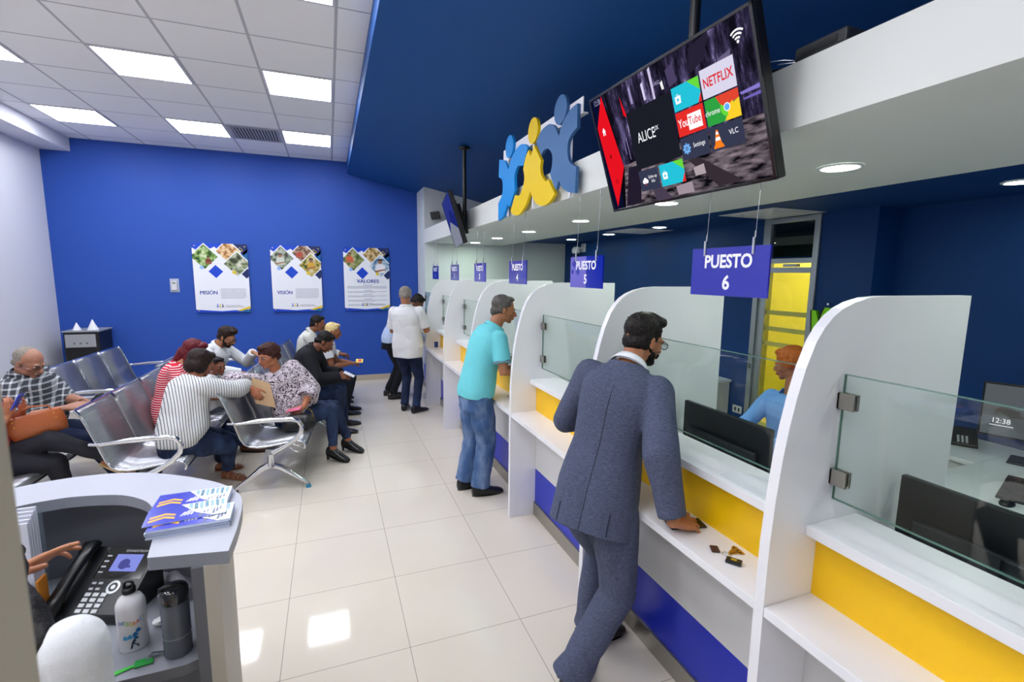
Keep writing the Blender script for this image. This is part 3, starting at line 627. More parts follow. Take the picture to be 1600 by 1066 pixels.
def poster(x0, title, cfg, label):
    w, h, z0 = .75, 1.07, 1.24; yf = YB-.03
    t = thing('wall_poster', (x0+w/2, yf, z0), label, 'poster', 'three white acrylic posters on the blue wall')
    MB().box(x0, x0+w, yf, yf+.006, z0, z0+h).build('panel', PW, t)
    a = Art((x0, yf, z0), (1, 0, 0), (0, 0, 1))
    def dia(u, v, r, m, k, rot=0): 
        p = clip([(u-r, v), (u, v-r*1.02), (u+r, v), (u, v+r*1.02)], 0, w, 0, h)
        if p: a.poly(p, m, k)
    p = clip([(0, 1.0), (0, 1.07), (.75, 1.07), (.75, .86), (.6, .96), (.45, .88), (.3, 1.02), (.12, .92)], 0, w, 0, h); a.poly(p, PB, 1)
    dia(.70, 1.06, .16, PN, 2); dia(.80, .90, .15, PD, 2); dia(.72, .62, .085, PN, 3)
    dia(.155, .865, .205, PW, 3); dia(.155, .865, .185, cfg[0], 4); dia(.48, .955, .185, PW, 3); dia(.48, .955, .165, cfg[1], 4)
    dia(.60, .76, .205, PW, 5); dia(.60, .76, .185, cfg[2], 6); dia(.30, .64, .10, PB, 5); dia(.115, .70, .035, M('poster pale blue', '#8DB4EC', .3), 5); dia(.55, .63, .035, PY, 7)
    u, v = .645, .975
    for q in ((-1, 1), (1, 1), (1, -1), (-1, -1)):
        i, j = q; a.poly([(u+i*.045, v), (u, v+j*.045), (u, v+j*.035), (u+i*.035, v)], PY, 5)
    for (q, uu, vv, s_) in cfg[3]: person_print(a, uu, vv, s_, q, M('printed dark hair', '#1A1512', .4), 7)
    if title == 'VALORES':
        [a.text(title, .39+q, .475, .088, PT, 9+i) for i, q in enumerate((-.0022, 0, .0022))]
        vv = .44
        for blk in range(5):
            a.rect(.30+.02*(blk % 2), .46, vv-.008, vv, GT, 1); vv -= .022
            for ln in range(2 if blk else 3): a.rect(.05, .70-(.2 if ln == 1 and blk else 0), vv-.006, vv, GT, 1); vv -= .015
            vv -= .022
    else:
        [a.text(title, .185+q, .285, .082, PT, 2+i, sx=.88) for i, q in enumerate((-.0022, 0, .0022))]
        for ln in range(10): a.rect(.345, .70-(.03 if ln == 9 else 0), .375-ln*.0165-.005, .375-ln*.0165, GT, 1)
    # bottom emblem and bands
    for k_, (m, du) in enumerate(((PB, 0), (PY, .035), (PN, .07))):
        a.disc(.29+du, .125, .009, m, 3, n=10); a.poly([(.278+du, .075), (.286+du, .108), (.30+du, .112), (.312+du, .075), (.298+du, .09)], m, 3)
    a.rect(.40, .62, .105, .112, GT, 1); a.rect(.40, .66, .085, .092, M('poster brown text', '#9A6A5A', .4), 1)
    a.poly([(0, 0), (.75, 0), (.75, .05), (.35, .022), (0, .05)], PB, 2); a.poly([(.55, .028), (.75, .10), (.75, .065), (.62, .02)], PY, 4); a.poly([(.60, .006), (.75, .06), (.75, 0), (.6, 0)], PD, 5)
    a.build('printed_artwork', t)
    for (u, v) in ((.035, 1.03), (.715, 1.03), (.035, .035), (.715, .035)):
        MB().cyl((x0+u, yf-.008, z0+v), (x0+u, YB-.0005, z0+v), .011, seg=12).build('standoff', STEEL, t)
F1 = photo_mat('farm rows print', '#2E4A1E', '#6C9A3C', '#D6E0B0'); F2 = photo_mat('sunlit hands print', '#8A5A2E', '#D6A468', '#F4E6C8'); F3 = photo_mat('white cow print', '#3A3A30', '#7C8A5C', '#E6E2D4', 9)
F4 = photo_mat('garment workers print', '#4A4640', '#8C9C84', '#D2D0C4'); F5 = photo_mat('red vest worker print', '#5C4436', '#98705A', '#C8C0A8'); F6 = photo_mat('market print', '#3E5A20', '#B8A040', '#DAD2B4', 10)
F7 = photo_mat('harvest print', '#40582A', '#7C8C4C', '#C2B488'); F8 = photo_mat('straw print', '#6C5430', '#C09C58', '#E4DCC0'); F9 = photo_mat('blue house print', '#5A7A9C', '#9CB8CC', '#E2E8EC')
sh = lambda c: M('printed shirt '+c, c, .3)
poster(-1.935, 'MISIÓN', (F1, F2, F3, [(sh('#7A2E1E'), .21, .80, 1.0)]), 'white poster titled MISIÓN, leftmost on the blue wall')
poster(-.86, 'VISIÓN', (F4, F5, F6, [(sh('#C9D0C4'), .14, .83, 1.5), (sh('#B4402C'), .43, .93, 1.2), (sh('#D2A23C'), .60, .76, 1.5)]), 'white poster titled VISIÓN, middle one on the blue wall')
poster(.245, 'VALORES', (F7, F8, F9, [(sh('#D4603C'), .10, .88, 1.4), (sh('#E8E8EC'), .60, .74, 1.9)]), 'white poster titled VALORES, nearest the white wall end')
# thermostat
t = thing('thermostat', (-2.2, YB-.03, 1.66), 'small white thermostat in a clear guard box on the blue wall', 'thermostat')
MB().box(-2.235, -2.165, YB-.035, YB-.006, 1.59, 1.73).build('body', MATS['white painted metal'], t, .004)
MB().box(-2.222, -2.178, YB-.0365, YB-.035, 1.685, 1.715).build('display', M('lcd green grey', '#8FA08C', .2), t)
MB().box(-2.26, -2.14, YB-.0055, YB-.0005, 1.56, 1.765).build('guard_box', M('frosted grey acrylic', '#AEB8CC', .15), t, .002)
# ================================================================ WATER DISPENSER
t = thing('water_dispenser', (-3.22, 8.42, 0), 'tall black water dispenser with silver panel in the far left corner', 'water dispenser')
MB().box(-3.42, -3.02, 8.25, 8.68, 0, 1.03).build('cabinet', BLACKP, t, .012)
MB().box(-3.43, -3.01, 8.24, 8.69, 1.0305, 1.05).build('top_tray', M('grey plastic tray', '#9A9DA4', .4), t, .004)
MB().box(-3.40, -3.06, 8.243, 8.2495, .82, 1.0).build('control_panel', M('silver plastic', '#A9ABAE', .35, .4), t, .004)
MB().box(-3.385, -3.075, 8.246, 8.2495, .40, .80).build('dispensing_bay', M('glossy black', '#0A0A0C', .12), t, .002)
s = MB()
for k in range(3): s.cyl((-3.30+k*.07, 8.242, .875), (-3.30+k*.07, 8.243, .875), .014, seg=12)
s.build('button', M('dark button', '#6A6C70', .4), t)
for (x, h, r, lb) in ((-3.30, .105, .05, 'smaller white paper cone cup upside down on the dispenser, left one'), (-3.12, .145, .065, 'larger white paper cone cup upside down on the dispenser, right one')):
    A = np.linspace(0, 2*math.pi, 20, endpoint=False); c = lambda rr, z: [(x+rr*math.cos(a), 8.36+rr*math.sin(a), z) for a in A]
    o = MB().loft([c(r, 1.0505), c(r*.96, 1.055), c(.003, 1.0505+h)], 0, True).build('paper_cone_cup', M('white paper', '#EEEEEE', .7)); tag(o, lb, 'paper cup', 'paper cone cups on the dispenser')
# ================================================================ RECEPTION DESK
DTOP = M('pale grey laminate', '#A9ACB8', .35); DIN = M('dark grey laminate', '#63656C', .5); DOUT = M('beige grey laminate', '#B8B2A6', .45); DWORK = M('grey worktop laminate', '#8F929B', .4)
OUT = [(-.293, 1.461), (-.292, 1.607), (-.302, 1.755), (-.326, 1.852), (-.40, 1.965), (-.515, 2.065), (-.641, 2.147), (-.755, 2.195), (-.865, 2.213), (-.97, 2.205), (-1.08, 2.17), (-1.2, 2.09), (-1.33, 1.95)]
INN = [(-1.16, 1.86), (-1.06, 1.95), (-.97, 1.995), (-.90, 2.01), (-.862, 2.012), (-.787, 2.0), (-.706, 1.973), (-.634, 1.916), (-.586, 1.85), (-.545, 1.75), (-.515, 1.62), (-.494, 1.497)]
def fine(pts, n=4):
    out = []; P = [np.array(p, float) for p in pts]
    for i in range(len(P)-1):
        a, b = P[i], P[i+1]; m1 = (P[i+1]-P[i-1])/2 if i else b-a; m2 = (P[i+2]-P[i])/2 if i+2 < len(P) else b-a
        for k in range(n):
            t = k/n; out.append(tuple((2*t**3-3*t*t+1)*a+(t**3-2*t*t+t)*m1+(-2*t**3+3*t*t)*b+(t**3-t*t)*m2))
    return out+[tuple(P[-1])]
desk = thing('reception_desk', (-.85, 1.8, 0), 'curved grey reception desk with raised pale countertop at lower left', 'desk')
fo, fi = fine(OUT), fine(INN)
s = MB(); s.prism(fo+fi, (0, 0, 1.062), (1, 0, 0), (0, 1, 0), (0, 0, 1), .038, 0, 1); s.build('countertop', [DTOP, M('countertop edge grey', '#8B8E98', .4)], desk, .002)
mid = fine([(o[0]*.8+c[0]*.2, o[1]*.8+c[1]*.2) for o, c in zip(OUT[:12], INN[::-1])])
def wall_strip(path, d0, d1, z0, z1, m0, m1, name, par):
    P = np.array(path); T = np.gradient(P, axis=0); T /= np.linalg.norm(T, axis=1)[:, None]; Nn = np.stack([T[:, 1], -T[:, 0]], 1)
    a, b = P+Nn*d0, P+Nn*d1; n = len(P); vs = [(*p, z) for p in a for z in (z0, z1)]+[(*p, z) for p in b for z in (z0, z1)]; fs = []; ms = []
    s = MB(); f0 = [(2*i, 2*i+1, 2*i+3, 2*i+2) for i in range(n-1)]; f1 = [(2*n+2*i, 2*n+2*i+2, 2*n+2*i+3, 2*n+2*i+1) for i in range(n-1)]
    s.add(vs, f0, 0, True); s.add(vs, f1, 1, True); s.add(vs, [(0, 1, 2*n+1, 2*n), (2*n-2, 2*n-1, 4*n-1, 4*n-2)], 0)
    s.add(vs, [(2*i+1, 2*i+3, 2*n+2*i+3, 2*n+2*i+1) for i in range(n-1)], 0)
    return s.build(name, [m0, m1], par)
wall_strip(mid, -.055, -.025, 0, 1.062, DIN, DIN, 'inner_panel', desk)
wall_strip(mid, -.025, .012, 0, 1.062, DOUT, DOUT, 'outer_panel', desk)
P = np.array(mid); T = np.gradient(P, axis=0); T /= np.linalg.norm(T, axis=1)[:, None]; Nn = np.stack([T[:, 1], -T[:, 0]], 1); q = P-Nn*.056
wk = [(-.425, 1.488)]+[tuple(p) for p in q[1:]]+[(-1.28, 1.6), (-1.28, 1.47)]
s = MB(); s.prism(wk, (0, 0, .728), (1, 0, 0), (0, 1, 0), (0, 0, 1), .032, 0, 1); s.build('worktop', [DWORK, M('worktop edge grey', '#6E7078', .4)], desk, .002)
# jamb at the left edge
s = MB(); s.box(-.66, -.264, .445, .53, 0, 3.69); o = s.build('door_1', JAMB, None, .004); tag(o, kind='structure')
# desk phone
t = thing('desk_phone', (-.75, 1.83, .7605), 'black office desk phone with lit blue screen on the reception worktop', 'telephone')
FR = V3(-.652, 1.735, .7605); u_ = unit(V3(.93, -.36, 0)); v_ = unit(V3(.36, .93, 0)); z_ = V3(0, 0, 1)
TL = math.radians(36); fv = v_*math.cos(TL)+z_*math.sin(TL); fn = -v_*math.sin(TL)+z_*math.cos(TL)
w_, d_ = .255, .225
s = MB(); s.prism([(0, 0), (d_*math.cos(TL), 0), (d_*math.cos(TL), .03+d_*math.sin(TL)), (0, .03)], FR-u_*w_, v_, z_, u_, w_); s.build('body', M('phone black plastic', '#17191D', .35), t, .006)
FO = FR-u_*w_+z_*.0305
A_ = Art(FO, u_, fv, .0004)
A_.rect(.085, .245, .115, .218, M('phone gloss panel', '#08090C', .08), 1)
A_.rect(.125, .215, .138, .195, emission('phone screen blue', '#8C96EA', .5), 2); A_.disc(.165, .162, .018, emission('phone screen violet', '#4A4C8E', .6), 3, n=14); A_.rect(.148, .19, .15, .158, emission('phone screen violet', '#4A4C8E', .6), 3)
A_.text('GRANDSTREAM', .185, .203, .011, M('phone print', '#B8BAC0', .4), 3)
for k in range(4): A_.rect(.092, .108, .132+k*.018, .137+k*.018, M('phone print', '#B8BAC0', .4), 3)
A_.disc(.172, .088, .021, M('silver key', '#C4C7CB', .3, .4), 2); A_.disc(.172, .088, .014, MATS['phone black plastic'], 3); A_.disc(.172, .088, .007, MATS['silver key'], 4)
for k in range(4):
    A_.rect(.095+(k % 2)*.022, .109+(k % 2)*.022, .078+(k//2)*.018, .085+(k//2)*.018, M('phone print', '#B8BAC0', .4), 2)
for k in range(5): A_.rect(.215, .238, .02+k*.017, .028+k*.017, DGREY, 2)
A_.build('screen_and_marks', t)
KM = M('white phone key', '#C9CCCF', .4)
for r in range(4):
    for c in range(3):
        p = FO+u_*(.105+c*.026)+fv*(.014+r*.0165); MB().obox(p+fn*.0015, u_*.009, fv*.0055, fn*.002).build('key', KM, t)
s = MB(); hp = [FO+u_*.038+fv*q+fn*h for q, h in ((-.005, .018), (.01, .03), (.05, .034), (.11, .036), (.17, .034), (.21, .03), (.225, .018))]
s.tube(hp, [(.022, .012), (.027, .02), (.022, .013), (.020, .012), (.022, .013), (.027, .02), (.022, .012)], seg=12, up=fn); s.build('handset', M('handset black', '#0E0F12', .3), t)
cd_ = MB(); cd_.tube([FO+u_*.02+fv*(-.0)+fn*.005]+[FO+u_*(.02-.01*k)+v_*(.0-.012*k)+z_*(-.015-.006*min(k, 3))+V3(0, 0, .004*math.sin(k*2)) for k in range(1, 7)], .003, seg=6); cd_.build('cord', BLACKP, t)
# white flask
def lathe(prof, cx, cy, z0, seg=28, m=0, s=None):
    s = s or MB(); A = np.linspace(0, 2*math.pi, seg, endpoint=False)
    return s.loft([[(cx+r*math.cos(a), cy+r*math.sin(a), z0+z) for a in A] for r, z in prof], m, True)
t = thing('water_bottle', (-.59, 1.63, .7605), 'white metal bottle with colourful letters and blue puzzle figure, black cap', 'bottle')
lathe([(.036, 0), (.0375, .004), (.0375, .13), (.036, .142), (.028, .158), (.018, .166), (.016, .172)], -.59, 1.63, .7605).build('body', M('white enamel', '#E9EAEE', .15, coat=.5), t)
lathe([(.0165, .172), (.0175, .174), (.0175, .184), (.012, .188)], -.59, 1.63, .7605).build('cap', BLACKP, t)
s = MB(); s.tube([(-.602, 1.63, .948), (-.600, 1.63, .962), (-.59, 1.63, .968), (-.58, 1.63, .962), (-.578, 1.63, .948)], .004, seg=8); s.cyl((-.59, 1.63, .945), (-.59, 1.63, .957), .007, seg=10); s.build('spout', BLACKP, t)
# print wrapped on the cylinder
def wrap(shapes, cx, cy, z0, R, name, par, mats_):
    mb = MB(); ms = []
    for pts, m, k in shapes:
        if m not in ms: ms.append(m)
        vs = []
        for (a, z) in pts:
            an = math.radians(-74)+a/R; rr = R+.0004*k; vs.append((cx+rr*math.cos(an), cy+rr*math.sin(an), z0+z))
        mb.add(vs, [tuple(range(len(vs)))], ms.index(m))
    return mb.build(name, ms, par)
shp = []
cl = ['#8E3FB0', '#2F8ED6', '#1FA88A', '#8CC63F', '#D9C22B', '#F08A24', '#E2452C', '#2F8ED6', '#8CC63F']
for i, ch in enumerate('INTEGRACI'):
    vs, fs = text_poly(ch, .017, .02)
    for f in fs: shp.append(([(-.034+i*.0082+vs[j][0]*.75, .088+.004*math.sin(i)+vs[j][1]) for j in f], M('print '+cl[i], cl[i], .3), 1))
shp.append(([(-.03, .083), (.03, .083), (.03, .084), (-.03, .084)], M('print grey', '#70747C', .4), 1))
def puzzle(u, v, r, m):
    shp.append(([(u-r, v-r), (u+r, v-r), (u+r, v+r), (u-r, v+r)], m, 1))
    for du, dv in ((1, 0), (0, 1)): shp.append(([(u+du*r*1.3+r*.42*math.cos(a), v+dv*r*1.3+r*.42*math.sin(a)) for a in np.linspace(0, 6.28, 10, endpoint=False)], m, 2))
b1, b2, b3 = M('print light blue', '#49A7E0', .3), M('print mid blue', '#1F74B8', .3), M('print navy', '#12284E', .3)
puzzle(-.018, .048, .0055, b1); puzzle(-.006, .05, .0055, b1); puzzle(.006, .054, .0055, b2); puzzle(.014, .064, .0055, b2); puzzle(.006, .044, .004, b2)
shp.append(([(-.006, .02), (-.002, .036), (.004, .042), (.008, .036), (.003, .030), (.012, .022), (.014, .014), (.010, .014), (.006, .022), (0, .026), (-.002, .014), (-.008, .012)], b3, 1))
shp.append(([(.010+.004*math.cos(a), .043+.004*math.sin(a)) for a in np.linspace(0, 6.28, 10, endpoint=False)], b3, 1))
wrap(shp, -.59, 1.63, .7605, .0376, 'printed_artwork', t, None)
# smoky bottle
t = thing('water_bottle', (-.458, 1.555, .7605), 'smoky grey translucent sport bottle with dark lid beside the white bottle', 'bottle')
sm = M('smoky grey plastic', '#5E646E', .25); sm2 = M('dark translucent lid', '#23262C', .12, coat=.6)
lathe([(.034, 0), (.036, .004), (.036, .155), (.034, .165)], -.458, 1.555, .7605).build('body', sm, t)
lathe([(.0355, .1655), (.0375, .168), (.0375, .198), (.033, .207), (.026, .210)], -.458, 1.555, .7605).build('lid', sm2, t)
s = MB(); s.tube([(-.488, 1.545, .95), (-.486, 1.54, .975), (-.47, 1.535, .982), (-.44, 1.545, .98), (-.424, 1.555, .955)], .005, seg=8); s.build('carry_loop', BLACKP, t)
lathe([(.0363, .06), (.0366, .0605), (.0366, .0615), (.0363, .062)], -.458, 1.555, .7605).build('water_line', M('pale grey line', '#9098A4', .3), t)
# lanyard, tissue, papers
G = M('bright green strap', '#35C93A', .5)
t = thing('lanyard', (-.55, 1.50, .7605), 'bright green lanyard with badge and small keys in front of the white bottle', 'lanyard')
s = MB(); s.prism([(-.62, 1.512), (-.56, 1.528), (-.56, 1.537), (-.62, 1.520)], (0, 0, .7608), (1, 0, 0), (0, 1, 0), (0, 0, 1), .0015); s.prism([(-.62, 1.498), (-.555, 1.528), (-.557, 1.536), (-.62, 1.506)], (0, 0, .7625), (1, 0, 0), (0, 1, 0), (0, 0, 1), .0015); s.build('strap', G, t)
s = MB(); s.obox((-.538, 1.535, .764), (.022, .004, 0), (-.003, .014, 0), (0, 0, .0028)); s.build('badge', M('green rubber badge', '#1FA040', .5), t, .002)
for k in range(3): MB().obox((-.522+k*.006, 1.548+k*.004, .7665+k*.0018), unit((1, .8-.5*k, 0))*.016, unit((-.8+.5*k, 1, 0))*.004, (0, 0, .0007)).build('key', CHROME, t)
t = thing('tissue', (-.535, 1.70, .7605), 'crumpled white tissue between the two bottles', 'tissue'); s = MB()
s.ell((-.535, 1.70, .773), (.026, 0, 0), (0, .018, 0), (0, 0, .012), nu=10, nv=6)
o = s.build('crumpled_sheet', M('soft white paper', '#ECECEE', .8, bump=.8, bscale=40), t, smooth=False)
for v in o.data.vertices: v.co += Vector((random.uniform(-.004, .004), random.uniform(-.004, .004), random.uniform(0, .005)))
s = MB(); s.obox((-.70, 1.93, .768), (.075, .01, 0), (-.01, .05, 0), (0, 0, .004)); tag(s.build('paper_sheets', M('grey white paper', '#C9CCD6', .6)), 'loose pale paper sheets lying behind the desk phone', 'paper')
s = MB(); s.cyl((-.565, 1.93, .785), (-.485, 1.80, .785), .024, seg=20); tag(s.build('tape_roll', M('grey tape', '#8E9096', .4)), 'grey paper roll on the worktop under the counter end', 'tape roll')
t = thing('document_holder', (-.93, 1.80, .7605), 'clear acrylic stand full of white printed sheets behind the phone', 'document holder')
AC = glass_mat('clear acrylic', '#EEF4F6', .06)
MB().box(-1.06, -.875, 1.862, 1.866, .7605, 1.13).build('back_plate', AC, t); MB().box(-1.06, -.875, 1.785, 1.789, .7605, .93).build('front_plate', AC, t); MB().box(-1.06, -.875, 1.785, 1.866, .7606, .765).build('base', AC, t)
for k in range(5):
    s = MB(); s.box(-1.055, -.885+k*.001, 1.80+k*.011, 1.806+k*.011, .767, 1.115+.008*k); s.build('sheet', M('printed white paper', '#DADDEA', .6), t)
s = MB(); s.box(-.885, -.877, 1.80, 1.85, .80, .92); s.build('orange_tab', M('orange card', '#E8902A', .5), t)
for k in range(6): MB().box(-1.03, -.90, 1.7985, 1.7995, .90+.022*k, .903+.022*k).build('printed_line', M('grey ink', '#9A9CB0', .5), t)
s = MB(); s.tube([(-.955, 1.752, .7608), (-.955, 1.752, .935)], .035, seg=24); tag(s.build('paper_roll', M('white paper roll', '#DDDFE8', .6, vary=.05)), 'white rolled paper standing in front of the document stand', 'paper roll')
# brochures
def brochure(cx, cy, z, rot, top, label):
    t = thing('brochure', (cx, cy, z), label, 'brochure', 'blue and white brochures stacked on the reception counter')
    c, sn = math.cos(rot), math.sin(rot); U = V3(c, sn, 0); W = V3(-sn, c, 0); w, h = .215, .115; O = V3(cx, cy, z)-U*w/2-W*h/2
    MB().obox((cx, cy, z+.0011), U*w/2, W*h/2, (0, 0, .0010)).build('folded_sheet', M('brochure edge blue' if random.random() < .6 else 'brochure edge pale', '#2E4FA8' if random.random() < .6 else '#C2CCE2', .35), t)
    if top:
        a = Art(O+V3(0, 0, .0022), U, W, .00025); a.rect(0, w, 0, h, M('brochure blue', '#1F2FB8', .2), 0)
        a.poly([(w, 0), (w, h), (w*.42, h), (w*.62, h*.35), (w*.85, 0)], M('brochure white', '#EEF0F6', .2), 1)
        for k in range(7):
            x0 = w*(.50+.068*k); a.poly([(x0, h*.97), (x0+w*.05, h*.97), (x0+w*.06, h*(.6-.05*(k % 3))), (x0+w*.02, h*.55)], M('brochure teal', '#3E7C92', .3) if k % 2 else M('brochure sky', '#7FA8D8', .3), 2)
            a.poly([(w*(.66+.04*k), h*.1*(k % 4)+.004), (w*(.70+.04*k), h*.1*(k % 4)+.01), (w*(.69+.04*k), h*(.35+.04*k)), (w*(.67+.04*k), h*.3)], M('brochure slate', '#4A5878', .3), 2)
        a.poly([(w*.40, h), (w*.43, h), (w*.64, h*.35), (w*.87, 0), (w*.84, 0), (w*.62, h*.33)], M('brochure white', '#EEF0F6', .2), 3)
        for k in range(2):
            o_ = k*.022; a.poly([(.012, .02+o_), (.05, .035+o_), (.078, .02+o_), (.078, .032+o_), (.05, .048+o_), (.012, .034+o_)], M('brochure gold', '#F0B020', .25), 2)
        for k in range(4): a.poly([(.09+.009*k, .03), (.095+.009*k, .03), (.106+.009*k, .055+.006*k), (.101+.009*k, .055+.006*k)], M('brochure white', '#EEF0F6', .2), 2)
        a.build('printed_cover', t)
cs = [((-.425, 1.665, 10, .05), 'front stack of brochures on the reception counter'), ((-.455, 1.815, 9, .03), 'rear stack of brochures on the reception counter')]
for (cx, cy, n, r0), wh in cs:
    for k in range(n):
        brochure(cx+random.uniform(-.003, .003), cy+random.uniform(-.003, .003), 1.1005+.0024*k, r0+random.uniform(-.012, .012), k == n-1, ('topmost brochure of the ' if k == n-1 else 'brochure under the top one of the ')+wh)
brochure(-.445, 1.70, 1.1005+.024+.0012, .12, True, 'loose brochure lying askew across the front stack')

# ================================================================ ON THE COUNTERS
t = thing('mobile_phone', (1.37, 1.51, .8465), 'black mobile phone under the fingers of the man in the suit', 'phone')
MB().obox((1.365, 1.515, .851), V3(.075, -.018, 0), V3(.009, .036, 0), (0, 0, .0042)).build('case', BLACKP, t, .003)
MB().obox((1.365, 1.515, .8554), V3(.071, -.017, 0), V3(.0082, .033, 0), (0, 0, .0002)).build('screen', M('dark glass', '#07080A', .06), t)
t = thing('key_set', (1.355, 1.28, .8465), 'car keys with black fob and two leather tags on the white shelf', 'keys')
MB().obox((1.345, 1.235, .853), (.016, -.022, 0), (.014, .010, 0), (0, 0, .006)).build('fob', BLACKP, t, .004)
MB().obox((1.345, 1.235, .8594), (.006, -.008, 0), (.005, .004, 0), (0, 0, .0004)).build('fob_button', CHROME, t)
MB().obox((1.342, 1.325, .851), (.010, .018, 0), (-.013, .008, 0), (0, 0, .004)).build('leather_tag', M('brown leather tag', '#4A2E20', .6), t, .003)
s = MB(); s.tube([(1.36+.015*math.cos(a), 1.285+.015*math.sin(a), .8495) for a in np.linspace(0, 6.4, 20)], .0014, seg=6); s.build('ring', CHROME, t)
for k in range(3):
    d = unit((1, -.25+.35*k, 0)); n_ = V3(-d[1], d[0], 0); c_ = V3(1.395, 1.278+.008*k, .8485+.0022*k)
    MB().obox(c_, d*.026, n_*.004, (0, 0, .001)).obox(c_+d*.026, d*.009, n_*.009, (0, 0, .001)).build('key', M('brass', '#C9A45A', .3, .9), t)
s = MB(); s.prism([(1.41, 1.10), (1.56, 1.08), (1.58, 1.33), (1.52, 1.44), (1.43, 1.42)], (0, 0, 1.0965), (1, 0, 0), (0, 1, 0), (0, 0, 1), .0015); tag(s.build('paper_sheet', M('clear sheet white', '#E6E9EE', .15, coat=.5)), 'clear white sheet lying on the ledge in front of the man in the suit', 'paper')
MB_ = MB().box(1.33, 1.45, 6.84, 6.90, .8465, .8475).box(1.28, 1.42, 6.95, 7.12, .8465, .848); tag(MB_.build('paper_form', M('cream paper', '#E4D8B8', .6)), 'cream paper form on the shelf under sign 2', 'paper')
t = thing('stamp_pad', (1.40, 6.74, .8465), 'small dark blue plastic cup on the shelf below sign 2', 'cup')
lathe([(.028, 0), (.03, .005), (.032, .07), (.028, .071)], 1.40, 6.74, .8465, 18).build('cup_body', M('dark blue plastic', '#16388C', .3), t); lathe([(.033, .071), (.033, .078), (.02, .079)], 1.40, 6.74, .8465, 18).build('rim', BLACKP, t)
s = MB(); s.cyl((1.40, 3.78, .8512), (1.42, 3.64, .8512), .0045, seg=8); s.cyl((1.42, 3.64, .8512), (1.4225, 3.625, .8512), .004, seg=8, r1=.001); tag(s.build('pen', M('tan pen', '#8C6A4A', .4)), 'brown pen on the shelf beside the man in aqua', 'pen')
# ================================================================ OFFICE BEHIND THE GLASS
t = thing('monitor', (1.86, 0, .745), 'x', 'monitor', 'black office monitors seen from behind')
def monitor(y0, y1, z0, z1, x, label, logo, rot=0):
    t = thing('computer_monitor', (x, (y0+y1)/2, .7455), label, 'monitor', 'black computer monitors behind the counter glass'); ym = (y0+y1)/2
    MB().box(x-.012, x+.014, y0, y1, z0, z1).build('screen_case', BLACKP, t, .004)
    MB().box(x+.0142, x+.0150, y0+.012, y1-.012, z0+.012, z1-.012).build('display', M('dark display', '#0E1420', .1), t)
    s = MB(); s.box(x-.038, x-.0122, y0+.06, y1-.06, z0+.05, z1-.13); s.build('rear_housing', DGREY, t, .008)
    s = MB(); s.box(x-.055, x-.0385, ym-.04, ym+.04, .76, z0+.14); s.build('neck', BLACKP, t, .004)
    MB().box(x-.10, x+.08, ym-.11, ym+.11, .7455, .757).build('foot', BLACKP, t, .004)
    if logo:
        s = MB(); s.box(x-.0575, x-.0555, ym-.05, ym+.05, z1-.26, z1-.12); s.build('stand_cover', DGREY, t, .003)
        A = Art((x-.0580, ym+.03, z1-.22), (0, -1, 0), (0, 0, 1)); A.disc(.03, .03, .026, M('logo grey', '#3E4046', .3), 1); A.text('hp', .03, .018, .036, M('logo dark', '#16171A', .3), 2, shear=.3); A.build('maker_logo', t)
bpy.data.objects.remove(t)
monitor(.50, 1.00, .90, 1.215, 1.83, 'nearest black monitor with round maker badge, seen from behind at right edge', True)
monitor(1.55, 2.12, .88, 1.195, 1.86, 'black monitor seen from behind, right of the man in the suit', False)
t = thing('receipt_printer', (1.88, 3.35, .7455), 'black box printer behind the glass under sign 5', 'printer')
MB().box(1.76, 2.0, 3.15, 3.36-.03, .7455, 1.02).build('body', BLACKP, t, .006); 
MB().box(1.758, 1.99, 3.16, 3.32, 1.0205, 1.03).build('lid', DGREY, t, .002)
for (x, y, lb) in ((1.70, 2.19, 'white cable looping behind the ledge under the middle monitor, left one'), (1.70, 1.72, 'white cable looping behind the ledge under the middle monitor, right one')):
    s = MB(); s.tube([(x+.08, y, .95), (x, y-.01, 1.0), (x-.04, y-.03, .98), (x-.06, y-.05, .90), (x-.05, y-.06, .80), (x, y-.07, .75)], .004, seg=6); tag(s.build('cable', M('white cable', '#D8D8DC', .4)), lb, 'cable')
t = thing('office_desk', (3.0, .8, 0), 'large white L-shaped office desk behind the nearest glass screen', 'desk')
s = MB(); s.box(2.125, 4.33, -1.0, 1.66, .72, .75); s.build('main_top', LAM, t, .003); MB().box(3.73, 4.33, 1.6605, 2.55, .72, .75).build('return_top', LAM, t, .003)
MB().box(3.75, 3.77, 1.67, 2.5, 0, .719).build('panel', MATS['off white laminate'], t); MB().box(2.2, 2.22, -.9, 1.6, 0, .719).build('panel', MATS['off white laminate'], t); MB().box(3.70, 3.72, -.9, 1.6, 0, .719).build('panel', BLUELAM, t)
t = thing('keyboard', (3.42, 1.34, .7505), 'black keyboard on the white office desk at the right edge', 'keyboard')
s = MB(); s.obox((3.42, 1.30, .757), (.10, .10, 0), (-.16, .16, 0)[:3], (0, 0, .006)); s.obox((3.42, 1.30, .757), (.001, .001, 0), (.001, 0, 0), (0, 0, .001))
s = MB(); KU, KV = unit((.95, .30, 0)), unit((-.30, .95, 0)); s.obox(V3(3.46, 1.33, .7575), KU*.22, KV*.075, (0, 0, .007)); s.build('case', BLACKP, t, .004)
for r in range(5):
    for c in range(14): MB().obox(V3(3.46, 1.33, .7658)+KU*(-.2+c*.0305)+KV*(-.058+r*.028), KU*.0125, KV*.0115, (0, 0, .0012)).build('key', M('keycap grey', '#2E3036', .4), t)
